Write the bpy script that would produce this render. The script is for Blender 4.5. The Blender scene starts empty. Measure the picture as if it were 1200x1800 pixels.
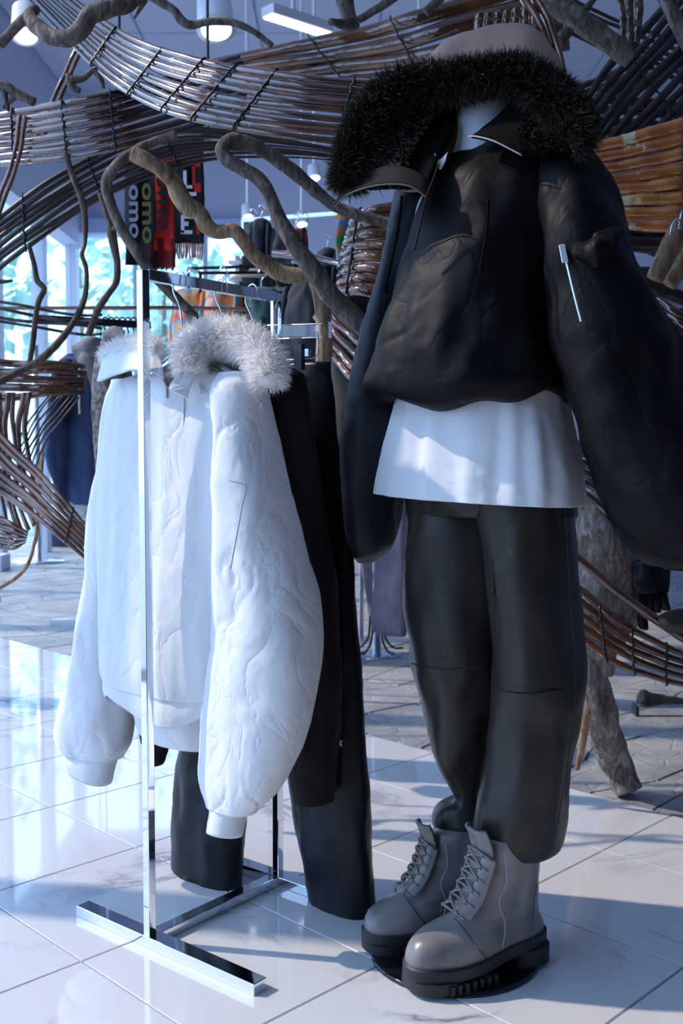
import bpy, bmesh, math, random
from mathutils import Vector, noise, Matrix
random.seed(7)
SC = bpy.context.scene
COL = SC.collection
# ------------------------------------------------------------------ camera, sky, sun, exposure
F = 1824.0; TH = math.radians(3.3); H = 1.02
cam = bpy.data.cameras.new('camera'); camo = bpy.data.objects.new('camera', cam); COL.objects.link(camo)
cam.sensor_fit = 'VERTICAL'; cam.sensor_height = 36.0; cam.lens = 36.0 * F / 1800.0
cam.clip_start = 0.05; cam.clip_end = 200
camo.location = (0, 0, H); camo.rotation_euler = (math.pi / 2 - TH, 0, 0)
cam.dof.use_dof = True; cam.dof.focus_distance = 2.1; cam.dof.aperture_fstop = 6.3
SC.camera = camo
world = bpy.data.worlds.new('world'); SC.world = world; world.use_nodes = True
bg = world.node_tree.nodes['Background']; bg.inputs[0].default_value = (0.39, 0.61, 1.0, 1); bg.inputs[1].default_value = 2.6
sun = bpy.data.lights.new('sun', 'SUN'); suno = bpy.data.objects.new('sun', sun); COL.objects.link(suno)
sun.energy = 2.7; sun.color = (1.0, 0.86, 0.70); sun.angle = math.radians(0.8)
SUN_DIR = Vector((0.71, -0.13, -0.65)).normalized()          # the way the light travels
suno.rotation_euler = SUN_DIR.to_track_quat('-Z', 'Y').to_euler()
SC.view_settings.view_transform = 'Standard'; SC.view_settings.look = 'None'
SC.view_settings.gamma = 1.0; SC.view_settings.use_curve_mapping = False
SC.view_settings.exposure = 0.36
SC.cycles.diffuse_bounces = 8; SC.cycles.max_bounces = 14

# ------------------------------------------------------------------ helpers
def ray(px, py):
    u = (px - 600) / F; v = (900 - py) / F
    return Vector((u, v * math.sin(TH) + math.cos(TH), v * math.cos(TH) - math.sin(TH)))
def at(px, py, Y):
    d = ray(px, py); return Vector((0, 0, H)) + d * (Y / d.y)
def gnd(px, py, z=0.0):
    d = ray(px, py); return Vector((0, 0, H)) + d * ((z - H) / d.z)
def P3(t): return at(*t)
def link(o, parent=None):
    COL.objects.link(o)
    if parent: o.parent = parent
    return o
def tag(o, label=None, cat=None, group=None, kind=None):
    if label: o['label'] = label
    if cat: o['category'] = cat
    if group: o['group'] = group
    if kind: o['kind'] = kind
    return o
def empty(name, label, cat, group=None):
    o = bpy.data.objects.new(name, None); COL.objects.link(o); return tag(o, label, cat, group)
def mesh(name, vs, fs, mat, parent=None, smooth=True):
    me = bpy.data.meshes.new(name); me.from_pydata([tuple(v) for v in vs], [], fs); me.update()
    if smooth: me.polygons.foreach_set('use_smooth', [True] * len(me.polygons))
    if mat: me.materials.append(mat)
    o = bpy.data.objects.new(name, me); return link(o, parent)
def cr(pts, n):
    """Catmull-Rom through tuples/vectors, n samples"""
    pts = [Vector(p) for p in pts]; m = len(pts) - 1; out = []
    for i in range(n):
        t = i / (n - 1) * m; k = min(int(t), m - 1); f = t - k
        p1, p2 = pts[k], pts[k + 1]
        p0 = pts[k - 1] if k > 0 else p1 * 2 - p2
        p3 = pts[k + 2] if k + 2 <= m else p2 * 2 - p1
        out.append(0.5 * ((2 * p1) + (p2 - p0) * f + (2 * p0 - 5 * p1 + 4 * p2 - p3) * f * f + (3 * p1 - p0 - 3 * p2 + p3) * f ** 3))
    return out
class MB:
    def __init__(s): s.v = []; s.f = []
    def add(s, vs, fs):
        b = len(s.v); s.v += [Vector(x) for x in vs]; s.f += [tuple(i + b for i in f) for f in fs]
    def box(s, c, sx, sy, sz, X=(1, 0, 0), Y=(0, 1, 0), Z=(0, 0, 1)):
        c = Vector(c); X = Vector(X) * sx / 2; Y = Vector(Y) * sy / 2; Z = Vector(Z) * sz / 2
        vs = [c + X * i + Y * j + Z * k for k in (-1, 1) for j in (-1, 1) for i in (-1, 1)]
        s.add(vs, [(0, 2, 3, 1), (4, 5, 7, 6), (0, 1, 5, 4), (2, 6, 7, 3), (0, 4, 6, 2), (1, 3, 7, 5)])
    def bar(s, a, b, w, h, up=(0, 0, 1)):
        a = Vector(a); b = Vector(b); d = b - a; L = d.length; d.normalize()
        X = d.cross(Vector(up)).normalized(); U = X.cross(d)
        s.box((a + b) / 2, L, w, h, d, X, U)
    def tube(s, pts, r, seg=10, caps=True):
        pts = [Vector(p) for p in pts]; n = len(pts)
        rr = r if hasattr(r, '__len__') else [r] * n
        ref = None; rings = []
        for i, p in enumerate(pts):
            t = (pts[min(i + 1, n - 1)] - pts[max(i - 1, 0)])
            t = t.normalized() if t.length > 1e-9 else Vector((0, 0, 1))
            if ref is None:
                ref = t.cross(Vector((0, 0, 1)));
                if ref.length < 1e-3: ref = t.cross(Vector((0, 1, 0)))
                ref.normalize()
            else:
                ref = ref - t * ref.dot(t); ref.normalize()
            q = t.cross(ref)
            rings.append([p + (ref * math.cos(2 * math.pi * j / seg) + q * math.sin(2 * math.pi * j / seg)) * rr[i] for j in range(seg)])
        s.rings(rings, caps)
    def rings(s, rings, caps=True, closed=True):
        seg = len(rings[0]); vs = [v for r in rings for v in r]; fs = []
        for i in range(len(rings) - 1):
            for j in range(seg if closed else seg - 1):
                a = i * seg + j; b = i * seg + (j + 1) % seg
                fs.append((a, b, b + seg, a + seg))
        if caps:
            fs.append(tuple(range(seg - 1, -1, -1))); o = (len(rings) - 1) * seg; fs.append(tuple(range(o, o + seg)))
        s.add(vs, fs)
    def build(s, name, mat, parent=None, smooth=False): return mesh(name, s.v, s.f, mat, parent, smooth)
def bevel(o, w, seg=2):
    m = o.modifiers.new('bevel', 'BEVEL'); m.width = w; m.segments = seg; m.limit_method = 'ANGLE'; m.angle_limit = 0.7; return o
def solid(o, t, off=0.0):
    m = o.modifiers.new('solid', 'SOLIDIFY'); m.thickness = t; m.offset = off; return o
def smooth01(x): x = max(0, min(1, x)); return x * x * (3 - 2 * x)
def fbm(p, o=3): return noise.fractal(p, 0.6, 2.1, o)

# ------------------------------------------------------------------ materials
def mat(name, col=(.8, .8, .8), rough=.5, metal=0, **kw):
    m = bpy.data.materials.new(name); m.use_nodes = True
    b = m.node_tree.nodes['Principled BSDF']
    b.inputs['Base Color'].default_value = (*col, 1); b.inputs['Roughness'].default_value = rough; b.inputs['Metallic'].default_value = metal
    for k, v in kw.items(): b.inputs[k.replace('_', ' ')].default_value = v
    return m
def nodes(m): return m.node_tree.nodes, m.node_tree.links, m.node_tree.nodes['Principled BSDF']
def tex(m, kind='ShaderNodeTexNoise', coord='Object', scale=(1, 1, 1), **kw):
    N, L, B = nodes(m)
    if coord == 'World':
        c = N.new('ShaderNodeNewGeometry').outputs['Position']
    else:
        c = N.new('ShaderNodeTexCoord').outputs[coord]
    mp = N.new('ShaderNodeMapping'); mp.inputs['Scale'].default_value = scale; L.new(c, mp.inputs[0])
    t = N.new(kind); L.new(mp.outputs[0], t.inputs['Vector'])
    for k, v in kw.items():
        if k in t.inputs: t.inputs[k].default_value = v
        else: setattr(t, k, v)
    return t
def ramp(m, src, stops):
    N, L, B = nodes(m); r = N.new('ShaderNodeValToRGB'); e = r.color_ramp.elements
    while len(e) < len(stops): e.new(0.5)
    for el, (p, c) in zip(e, stops): el.position = p; el.color = (*c, 1) if len(c) == 3 else c
    L.new(src, r.inputs[0]); return r
def bump(m, src, strength=.3, dist=.01, prev=None):
    N, L, B = nodes(m); b = N.new('ShaderNodeBump'); b.inputs['Strength'].default_value = strength; b.inputs['Distance'].default_value = dist
    L.new(src, b.inputs['Height'])
    if prev: L.new(prev.outputs[0], b.inputs['Normal'])
    L.new(b.outputs[0], B.inputs['Normal']); return b
def mixc(m, fac, a, b):
    N, L, B = nodes(m); x = N.new('ShaderNodeMix'); x.data_type = 'RGBA'
    L.new(fac, x.inputs[0])
    for s, i in ((a, 6), (b, 7)):
        if hasattr(s, 'is_linked'): L.new(s, x.inputs[i])
        else: x.inputs[i].default_value = (*s, 1)
    return x.outputs[2]
def fabric(name, c1, c2, rough=.8, sc=6, bsc=40, bs=.25, **kw):
    m = mat(name, c1, rough, 0, **kw); N, L, B = nodes(m)
    t = tex(m, scale=(1, 1, 1), Scale=sc, Detail=4.0); r = ramp(m, t.outputs[0], [(.35, c1), (.7, c2)]); L.new(r.outputs[0], B.inputs['Base Color'])
    t2 = tex(m, Scale=bsc, Detail=5.0); bump(m, t2.outputs[0], bs, .004); return m

M = {}
M['chrome'] = mat('chrome', (.86, .88, .92), .05, 1.0)
M['steel'] = mat('steel', (.75, .77, .82), .22, 1.0)
M['black_steel'] = mat('black_steel', (.02, .02, .025), .25)
M['plaster'] = mat('plaster', (.62, .66, .78), .9)
M['ceiling'] = mat('ceiling', (.55, .58, .70), .85)
M['soffit'] = mat('soffit', (.50, .60, .85), .8)
M['lamp_white'] = mat('lamp_white', (.82, .84, .9), .35)
M['lamp_glow'] = mat('lamp_glow', (1, 1, 1), .5, Emission_Color=(.9, .95, 1, 1), Emission_Strength=1.6)
def marble():
    m = mat('marble', (.8, .82, .86), .06, Coat_Weight=.5, Coat_Roughness=.03); N, L, B = nodes(m)
    w = tex(m, coord='World', Scale=2.2, Detail=6.0, Roughness=.6, Distortion=1.2)
    v = N.new('ShaderNodeMath'); v.operation = 'SUBTRACT'; L.new(w.outputs[0], v.inputs[0]); v.inputs[1].default_value = .5
    a = N.new('ShaderNodeMath'); a.operation = 'ABSOLUTE'; L.new(v.outputs[0], a.inputs[0])
    vr = ramp(m, a.outputs[0], [(.0, (.22, .24, .30)), (.014, (.50, .52, .57)), (.045, (.74, .75, .78))])
    k = tex(m, coord='World', Scale=1.6, Detail=2.0); kr = ramp(m, k.outputs[0], [(.50, (0, 0, 0)), (.62, (1, 1, 1))])
    c = mixc(m, kr.outputs[0], (.74, .75, .78), vr.outputs[0]); L.new(c, B.inputs['Base Color'])
    return m
M['marble'] = marble()
M['grout'] = mat('grout', (.07, .07, .085), .8)
def stone():
    m = mat('flagstone', (.3, .3, .3), .45); N, L, B = nodes(m)
    t = tex(m, coord='World', Scale=3.0, Detail=6.0, Roughness=.65); r = ramp(m, t.outputs[0], [(.3, (.20, .21, .23)), (.5, (.36, .36, .37)), (.7, (.52, .50, .47))])
    L.new(r.outputs[0], B.inputs['Base Color']); t2 = tex(m, coord='World', Scale=22, Detail=6.0); b1 = bump(m, t2.outputs[0], .5, .006)
    v = tex(m, 'ShaderNodeTexVoronoi', coord='World', scale=(1, 1, 1), Scale=9.0, feature='DISTANCE_TO_EDGE'); vr = ramp(m, v.outputs[0], [(0, (0, 0, 0)), (.06, (1, 1, 1))]); bump(m, vr.outputs[0], .5, .004, b1); return m
M['stone'] = stone()
M['mortar'] = mat('mortar', (.22, .23, .25), .8)
def bamboo(name, dark, mid, light, gold=.66, rough=.14):
    m = mat(name, mid, rough, 0, Coat_Weight=1.0, Coat_Roughness=.05, Coat_IOR=1.9, IOR=1.5); N, L, B = nodes(m)
    t = tex(m, coord='World', Scale=5.0, Detail=5.0, Roughness=.6, Distortion=.5); r = ramp(m, t.outputs[0], [(.32, dark), (.5, mid), (.72, light)])
    g = tex(m, coord='World', Scale=9.0, Detail=6.0, Roughness=.7); gr = ramp(m, g.outputs[0], [(gold, (0, 0, 0)), (gold + .015, (1, 1, 1))])
    c = mixc(m, gr.outputs[0], r.outputs[0], (.62, .56, .30)); L.new(c, B.inputs['Base Color'])
    t2 = tex(m, coord='World', Scale=30, Detail=3.0); bump(m, t2.outputs[0], .06, .003); return m
M['bamboo_dark'] = bamboo('bamboo_dark', (.012, .006, .006), (.07, .026, .016), (.19, .065, .03))
M['bamboo_black'] = bamboo('bamboo_black', (.006, .005, .006), (.02, .013, .014), (.05, .028, .024), .72, .35)
M['bamboo_black'].node_tree.nodes['Principled BSDF'].inputs['Coat Weight'].default_value = .25
M['bamboo_brown'] = bamboo('bamboo_brown', (.03, .012, .006), (.12, .045, .018), (.26, .10, .035), .72)
M['bamboo_brown'].node_tree.nodes['Principled BSDF'].inputs['Coat Weight'].default_value = .6
M['bamboo_warm_lit'] = bamboo('bamboo_warm_lit', (.16, .035, .008), (.55, .16, .03), (.80, .32, .07), .58, .2)  # orange of warm light put into the base colour; gold flecks are real
M['tie'] = mat('tie_wire', (.03, .03, .035), .3, .5)
def wood(name, a, b, c):
    m = mat(name, b, .7); N, L, B = nodes(m)
    t = tex(m, coord='World', scale=(30, 30, 9), Scale=1.6, Detail=8.0, Roughness=.65, Distortion=.8)
    r = ramp(m, t.outputs[0], [(.30, a), (.5, b), (.68, c)]); L.new(r.outputs[0], B.inputs['Base Color']); bump(m, t.outputs[0], .9, .02); return m
M['driftwood'] = wood('driftwood', (.03, .02, .017), (.14, .108, .09), (.34, .29, .25))
M['driftwood_pale'] = wood('driftwood_pale', (.09, .06, .045), (.32, .27, .235), (.72, .68, .65))
M['driftwood_warm'] = wood('driftwood_warm', (.12, .07, .035), (.38, .24, .13), (.56, .42, .29))
M['twig'] = wood('twig', (.03, .022, .02), (.10, .07, .055), (.2, .15, .12))
M['white_cloth'] = fabric('white_cloth', (.79, .82, .85), (.84, .855, .87), .6, 5, 22, .35, Sheen_Weight=.15)
def crinkle(m, sc=9, st=.35):
    N, L, B = nodes(m); old = B.inputs['Normal'].links[0].from_node
    t = tex(m, coord='World', scale=(1, 1, .8), Scale=sc, Detail=3.0, Roughness=.55, Distortion=.6)
    a = N.new('ShaderNodeMath'); a.operation = 'SUBTRACT'; a.inputs[1].default_value = .5; L.new(t.outputs[0], a.inputs[0])
    b = N.new('ShaderNodeMath'); b.operation = 'ABSOLUTE'; L.new(a.outputs[0], b.inputs[0])
    c = N.new('ShaderNodeMath'); c.operation = 'POWER'; c.inputs[1].default_value = .5; L.new(b.outputs[0], c.inputs[0])
    bump(m, c.outputs[0], st, .02, old)
crinkle(M['white_cloth'], 8, .30)
M['white_rib'] = fabric('white_rib', (.77, .80, .83), (.82, .84, .86), .85, 8, 90, .3)
def fur_mat(name, c, tr):
    m = bpy.data.materials.new(name); m.use_nodes = True; N = m.node_tree.nodes; L = m.node_tree.links; N.remove(N['Principled BSDF'])
    d = N.new('ShaderNodeBsdfDiffuse'); t = N.new('ShaderNodeBsdfTranslucent'); x = N.new('ShaderNodeMixShader'); x.inputs[0].default_value = tr
    for n in (d, t): n.inputs[0].default_value = (*c, 1)
    L.new(d.outputs[0], x.inputs[1]); L.new(t.outputs[0], x.inputs[2]); L.new(x.outputs[0], N['Material Output'].inputs[0]); return m
M['white_fur'] = fur_mat('white_fur', (.97, .95, .93), .5)
M['grey_lining'] = mat('grey_lining', (.34, .33, .34), .8)
M['tee'] = fabric('tee', (.86, .89, .93), (.90, .92, .95), .9, 4, 60, .15)
M['bomber'] = fabric('bomber', (.005, .0045, .0065), (.009, .0072, .0085), .55, 4, 30, .12, Specular_IOR_Level=.16)
crinkle(M['bomber'], 7, .22)
M['bomber_sunlit'] = fabric('bomber_sunlit', (.40, .25, .19), (.48, .31, .23), .7, 6, 50, .2)  # hood crown: sunshine on the fabric is painted in as brown
M['bomber_edge'] = fabric('bomber_edge', (.018, .014, .015), (.032, .025, .025), .8, 6, 50, .2, Specular_IOR_Level=.15)
M['black_fur'] = mat('black_fur', (.032, .025, .018), .5)  # black fur, base browned to stand in for sun on the tips
M['black_lining'] = mat('black_lining', (.005, .0045, .005), .95, Specular_IOR_Level=.08)
M['leather_olive'] = fabric('leather_olive', (.028, .025, .022), (.036, .032, .028), .40, 3, 70, .10, Specular_IOR_Level=.4)
M['seam'] = mat('seam', (.010, .009, .009), .6)
M['leather_black'] = fabric('leather_black', (.005, .006, .010), (.010, .012, .018), .34, 3, 45, .1, Specular_IOR_Level=.25)
M['black_cloth'] = fabric('black_cloth', (.008, .0075, .008), (.013, .012, .012), .7, 4, 40, .2, Specular_IOR_Level=.25)
M['boot'] = fabric('boot_leather', (.17, .168, .175), (.33, .315, .315), .34, 9, 60, .12, Coat_Weight=.2, Coat_Roughness=.25)
M['boot_dark'] = mat('boot_dark', (.07, .07, .075), .5)
M['rubber'] = mat('rubber', (.022, .024, .03), .5)
M['lace'] = mat('lace', (.30, .27, .25), .8)
M['stitch'] = mat('stitch', (.42, .42, .44), .7)
M['mannequin'] = mat('mannequin_white', (.72, .78, .86), .35)
M['silver'] = mat('silver_zip', (.72, .74, .80), .3, 1.0)
M['denim'] = fabric('denim', (.014, .028, .075), (.05, .10, .24), .85, 5, 80, .3)
M['grey_cloth'] = fabric('grey_cloth', (.22, .21, .21), (.33, .31, .30), .9, 8, 90, .3)
M['tweed'] = fabric('tweed', (.05, .05, .06), (.28, .27, .29), .9, 60, 90, .3)
M['pale_trim'] = fabric('pale_trim', (.40, .41, .43), (.62, .62, .63), .9, 60, 90, .3)
M['cord'] = mat('cord', (.7, .66, .6), .8)
M['acrylic'] = mat('acrylic', (.9, .95, 1.0), .02, 0, Transmission_Weight=1.0, IOR=1.45)
def thin_glass():
    m = bpy.data.materials.new('window_glass'); m.use_nodes = True; N = m.node_tree.nodes; L = m.node_tree.links; N.remove(N['Principled BSDF'])
    t = N.new('ShaderNodeBsdfTransparent'); g = N.new('ShaderNodeBsdfGlossy'); g.inputs['Roughness'].default_value = .02
    x = N.new('ShaderNodeMixShader'); x.inputs[0].default_value = .07
    L.new(t.outputs[0], x.inputs[1]); L.new(g.outputs[0], x.inputs[2]); L.new(x.outputs[0], N['Material Output'].inputs[0]); return m
M['glass'] = thin_glass()
M['clear'] = M['glass']

# ------------------------------------------------------------------ floor
BY = 12.0; CZ = 4.9; LX = -3.05; FY = -2.6; RX = 3.6
S2 = math.sqrt(2)
def ab(a, b, z=0.0): return Vector(((a + b) / S2, (b - a) / S2, z))
mb = MB(); mb.box(((LX + RX) / 2, (FY + BY) / 2, -.06), RX - LX + .4, BY - FY + .4, .10); floor = tag(mb.build('floor', M['grout']), kind='structure')
EDGE = 2.685; TA, TB = .4325, .418
def tile_mesh(w, h):
    bm = bmesh.new(); bmesh.ops.create_cube(bm, size=1)
    for v in bm.verts:
        p = ab(v.co.x * (w - .0042), v.co.y * (h - .0042)); v.co = Vector((p.x, p.y, -.011 + v.co.z * .022))
    bmesh.ops.bevel(bm, geom=[e for e in bm.edges if all(x.co.z > -.001 for x in e.verts)], offset=.0012, segments=1, affect='EDGES')
    me = bpy.data.meshes.new('tile'); bm.to_mesh(me); bm.free(); me.materials.append(M['marble']); return me
tm = {}
bl = [1.065 + TB * k for k in range(-4, 4)] + [EDGE]
for i in range(len(bl) - 1):
    for k in range(-3, 14):
        a1 = -.937 - TA * k; a0 = a1 - TA; h = bl[i + 1] - bl[i]
        c = ab((a0 + a1) / 2, (bl[i] + bl[i + 1]) / 2)
        if c.y < .6 or c.y > 7.5: continue
        key = round(h, 3)
        if key not in tm: tm[key] = tile_mesh(TA, h)
        o = bpy.data.objects.new('tile', tm[key]); o.location = c; link(o, floor)
# flagstones beyond the tile edge
def jit(i, j):
    r = random.Random(i * 7919 + j * 104729 + 5); return (r.uniform(-.32, .32), r.uniform(-.32, .32))
ST = .23; stones = []
for j in range(0, 56):
    for i in range(-58, 24):
        q = []
        for di, dj in ((0, 0), (1, 0), (1, 1), (0, 1)):
            x, y = jit(i + di, j + dj); bb = EDGE + (j + dj + (y if j + dj > 0 else 0)) * ST; aa = (i + di + x) * ST
            q.append(ab(aa, bb + .008))
        c = sum(q, Vector()) / 4
        if c.y > 11.8 or c.y < 2 or abs(c.x) > c.y * .36 + .5: continue
        stones.append((c, q, random.uniform(-.002, .001)))
stones.sort(key=lambda s: s[0].length)
def stone_geo(c, q, z, m):
    t = [c + (p - c) * .955 + Vector((0, 0, z - c.z)) for p in q]; b = [c + (p - c) * .98 + Vector((0, 0, -.02 - c.z)) for p in q]
    m.add(t + b, [(0, 1, 2, 3)] + [(4 + i, 4 + (i + 1) % 4, (i + 1) % 4, i) for i in range(4)])
for c, q, z in stones[:290]:
    m = MB(); stone_geo(c, q, z, m); m.build('flagstone', M['stone'], floor)
m = MB()
for c, q, z in stones[290:]: stone_geo(c, q, z, m)
tag(m.build('far_flagstones', M['stone'], floor), kind='stuff')

# ------------------------------------------------------------------ shell of the shop
wr = at(432, 500, BY).x; wt = at(230, 412, BY).z
m = MB(); m.box(((wr + RX) / 2, BY + .1, CZ / 2), RX - wr, .2, CZ); m.box(((LX + wr) / 2, BY + .1, (wt + CZ) / 2), wr - LX, .2, CZ - wt)
tag(m.build('wall_back', M['plaster']), kind='structure')
m = MB(); m.box(((LX + wr) / 2, BY - .06, wt + .07), wr - LX, .14, .16); tag(m.build('trim_1', M['soffit']), kind='structure')
m = MB(); m.box(((LX + RX) / 2, (FY + BY) / 2, CZ + .1), RX - LX + .2, BY - FY + .4, .2); ceil = tag(m.build('ceiling', M['ceiling']), kind='structure')
M['panel'] = mat('ceiling_panel', (.60, .63, .76), .8)
for i in range(6):
    for j in range(7):
        m = MB(); m.box((-2.4 + i * 1.1, 3.2 + j * 1.2, CZ - .01), 1.07, 1.17, .03); m.build('panel', M['panel'], ceil)
m = MB(); m.box(((LX + RX) / 2, FY - .1, CZ / 2), RX - LX, .2, CZ); tag(m.build('wall_front', mat('dark_panelling', (.05, .045, .05), .6)), kind='structure')
m = MB(); m.box((RX + .1, (FY + BY) / 2, CZ / 2), .2, BY - FY, CZ); tag(m.build('wall_right', mat('slate_paint', (.16, .18, .24), .8)), kind='structure')
# window at the back: mullions and panes
win = tag(bpy.data.objects.new('window_1', None), kind='structure'); COL.objects.link(win)
M['mullion'] = mat('mullion', (.55, .60, .68), .4)
xs = [LX, -2.35, -1.55, wr]
for x in xs:
    m = MB(); m.box((x, BY, wt / 2), .05, .08, wt); m.build('mullion', M['mullion'], win)
m = MB(); m.box(((LX + wr) / 2, BY, .05), wr - LX, .1, .1); m.build('sill', M['mullion'], win)
for x0, x1 in zip(xs, xs[1:]):
    m = MB(); m.box(((x0 + x1) / 2, BY, wt / 2 + .03), x1 - x0 - .05, .008, wt - .1); m.build('pane', M['glass'], win)
# glazed side wall on the left (out of frame)
win2 = tag(bpy.data.objects.new('window_2', None), kind='structure'); COL.objects.link(win2)
ys = [FY, -.8, 1.0, 2.75, 4.5, 6.2, 7.7, 9.2, 10.6, BY - .1]
for y in ys:
    m = MB(); m.box((LX, y, CZ / 2), .12, .16, CZ); m.build('mullion', M['mullion'], win2)
for y0, y1 in zip(ys, ys[1:]):
    m = MB(); m.box((LX, (y0 + y1) / 2, CZ / 2), .008, y1 - y0 - .16, CZ); m.build('pane', M['glass'], win2)
m = MB(); m.box((LX, 9.9, (3.35 + CZ) / 2), .2, 4.4, CZ - 3.35); tag(m.build('wall_left', M['plaster']), kind='structure')
# outside
M['pavement'] = mat('pavement', (.36, .41, .45), .9)
m = MB(); m.box((-4, 27.3, -.2), 60, 30, .3); m.box((-14.4, 1, -.2), 22.4, 22.6, .3); tag(m.build('pavement', M['pavement']), kind='structure')
M['leaf'] = mat('leaf', (.22, .48, .34), .6); M['leaf2'] = mat('leaf_pale', (.42, .66, .54), .6); M['bark'] = mat('bark', (.16, .12, .09), .9)
def tree(x, y, h, r, lm, label, n=900, seed=1):
    rnd = random.Random(seed); t = empty('street_tree', label, 'tree', 'trees outside the window'); t.location = (x, y, -.05)
    m = MB(); m.tube([(0, 0, 0), (.05, 0, h * .4), (.0, .05, h * .8)], [.12, .09, .04], 8); m.build('trunk', M['bark'], t, True)
    m = MB(); cl = [Vector((rnd.gauss(0, r * .5), rnd.gauss(0, r * .4), h * .68 + rnd.gauss(0, h * .16))) for _ in range(9)]
    for i in range(n):
        c = rnd.choice(cl); p = c + Vector((rnd.gauss(0, 1), rnd.gauss(0, 1), rnd.gauss(0, 1))) * r * .24
        u = Vector((rnd.gauss(0, 1), rnd.gauss(0, 1), rnd.gauss(0, 1))).normalized(); w = u.orthogonal() * .07; u *= .14
        m.add([p - u, p + w, p + u, p - w], [(0, 1, 2, 3)])
    tag(m.build('foliage', lm, t), kind='stuff')
tree(-4.4, 17.5, 5.2, 1.7, M['leaf2'], 'pale green tree outside the window, behind the leftmost twigs', 330, 3)
tree(-3.4, 20, 5.2, 1.7, M['leaf'], 'mid green tree outside the window, between two driftwood branches', 380, 5)
tree(-3.2, 25, 6.4, 2.0, M['leaf2'], 'distant tree outside the window, above the chrome rack corner', 420, 9)
tree(-6.5, 14, 5.0, 1.8, M['leaf'], 'green tree outside at the far left, seen through the bamboo', 450, 12)
# ceiling fittings
def spot(px, py, Y, r=.07, L=.16, label='', glow=True):
    p = at(px, py, Y); t = empty('ceiling_spotlight', label, 'spotlight', 'ceiling spotlights'); t.location = p
    m = MB(); d = Vector((.1, -.35, -.9)).normalized()
    m.tube([-d * L * .6, -d * L * .5, d * L * .35, d * L * .5], [r * .5, r * .9, r, r * 1.05], 20); m.build('housing', M['lamp_white'], t, True)
    m = MB(); m.tube([d * L * .5, d * L * .515], r * .8, 18); m.build('lens', M['lamp_glow'], t)
    m = MB(); m.tube([Vector((0, 0, L * .3)), Vector((0, 0, CZ - p.z + .0))], .012, 8); m.build('stem', M['lamp_white'], t)
spot(378, 25, 5.6, .10, .20, 'large white ceiling spotlight above the curved bamboo band')
spot(45, 40, 5.2, .07, .16, 'small white spotlight behind the driftwood loop at upper left')
spot(735, 310, 7.6, .05, .1, 'tiny spotlight hidden behind the black fur flap')
spot(552, 303, 7.8, .05, .1, 'small spotlight beyond the long bare hairpin branch')
spot(435, 372, 8.2, .05, .1, 'small spotlight over the far clothes rail, leftmost there')
spot(530, 385, 8.2, .05, .1, 'small spotlight over the far clothes rail beside the coloured top')
tr = empty('light_track', 'white ceiling track light bar near the top of the frame', 'track light')
m = MB(); m.bar(at(470, 18, 5.6), at(575, 52, 5.9), .10, .05); m.build('track', M['lamp_white'], tr)
m = MB(); m.bar(at(470, 18, 5.6) - Vector((0, 0, .03)), at(575, 52, 5.9) - Vector((0, 0, .03)), .07, .012); m.build('diffuser', M['lamp_glow'], tr)
m = MB(); m.tube([at(515, 30, 5.7), Vector((at(515, 30, 5.7).x, at(515, 30, 5.7).y, CZ))], .012, 8); m.build('stem', M['lamp_white'], tr)

# ------------------------------------------------------------------ bamboo bands
def band(label, top, bot, n, m, ties=(), seed=0, fill=.9, wob=.15, name='bamboo_band', group='woven bamboo bands', ns=44, flip=1, thick=.32):
    rnd = random.Random(seed + 11); t = empty(name, label, 'bamboo', group)
    T = cr([P3(p) for p in top], ns); B = cr([P3(p) for p in bot], ns)
    for k in range(n):
        rings = []; ph = rnd.uniform(0, 6.28); wk = fill * rnd.uniform(.86, 1.06); nn = set(rnd.sample(range(3, ns - 3), 4)); dn = rnd.uniform(-.5, .5)
        for i in range(ns):
            W = B[i] - T[i]; wid = W.length / n; Wd = W.normalized()
            tg = ((T[min(i + 1, ns - 1)] + B[min(i + 1, ns - 1)]) - (T[max(i - 1, 0)] + B[max(i - 1, 0)])).normalized()
            N = tg.cross(Wd).normalized() * flip
            if N.y > 0: N = -N
            f = (k + .5 + wob * math.sin(ph + i / ns * 7)) / n
            c = T[i] + W * f + N * (dn * wid * .35 + .12 * wid * math.sin(ph * 2 + i * .5))
            w = wid * wk; h = w * thick
            if i in nn: h *= 1.12; w *= 1.07
            rings.append([c + Wd * (w * x) + N * (h * y) for x, y in ((-.5, 0), (-.43, .35), (-.25, .8), (0, 1), (.25, .8), (.43, .35), (.5, 0), (0, -.15))])
        mm = MB(); mm.rings(rings); mm.build('slat', m, t, True)
    for q in ties:
        i = max(1, min(ns - 2, int(q * (ns - 1)))); W = B[i] - T[i]; wid = W.length / n
        tg = (T[i + 1] - T[i - 1]).normalized(); N = tg.cross(W.normalized()).normalized()
        if N.y > 0: N = -N
        pts = [T[i] - W * .01 + N * wid * .2]
        for k in range(n * 2): pts.append(T[i] + W * (k + .5) / (2 * n) + N * wid * (thick + .14 if k % 2 == 0 or True else .2) + tg * .003 * math.sin(k * 2.3))
        pts.append(B[i] + W * .01)
        mm = MB(); mm.tube(pts, .0035, 6); mm.build('tie', M['tie'], t, True)
    return t
D = 3.0
band('glossy dark bamboo band sweeping down from the upper left corner to the fur hood',
     [(60, -60, 3.4), (165, 22, 3.36), (250, 72, 3.24), (340, 100, 3.06), (430, 115, 2.92), (540, 130, 2.84), (660, 140, 2.82), (780, 150, 2.84)],
     [(20, -30, 3.4), (125, 80, 3.36), (195, 148, 3.24), (265, 190, 3.06), (345, 218, 2.92), (470, 240, 2.84), (640, 258, 2.82), (780, 262, 2.84)], 9, M['bamboo_dark'], (.22, .36, .47, .56, .66, .83), 1, 1.0, .16)
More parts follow.
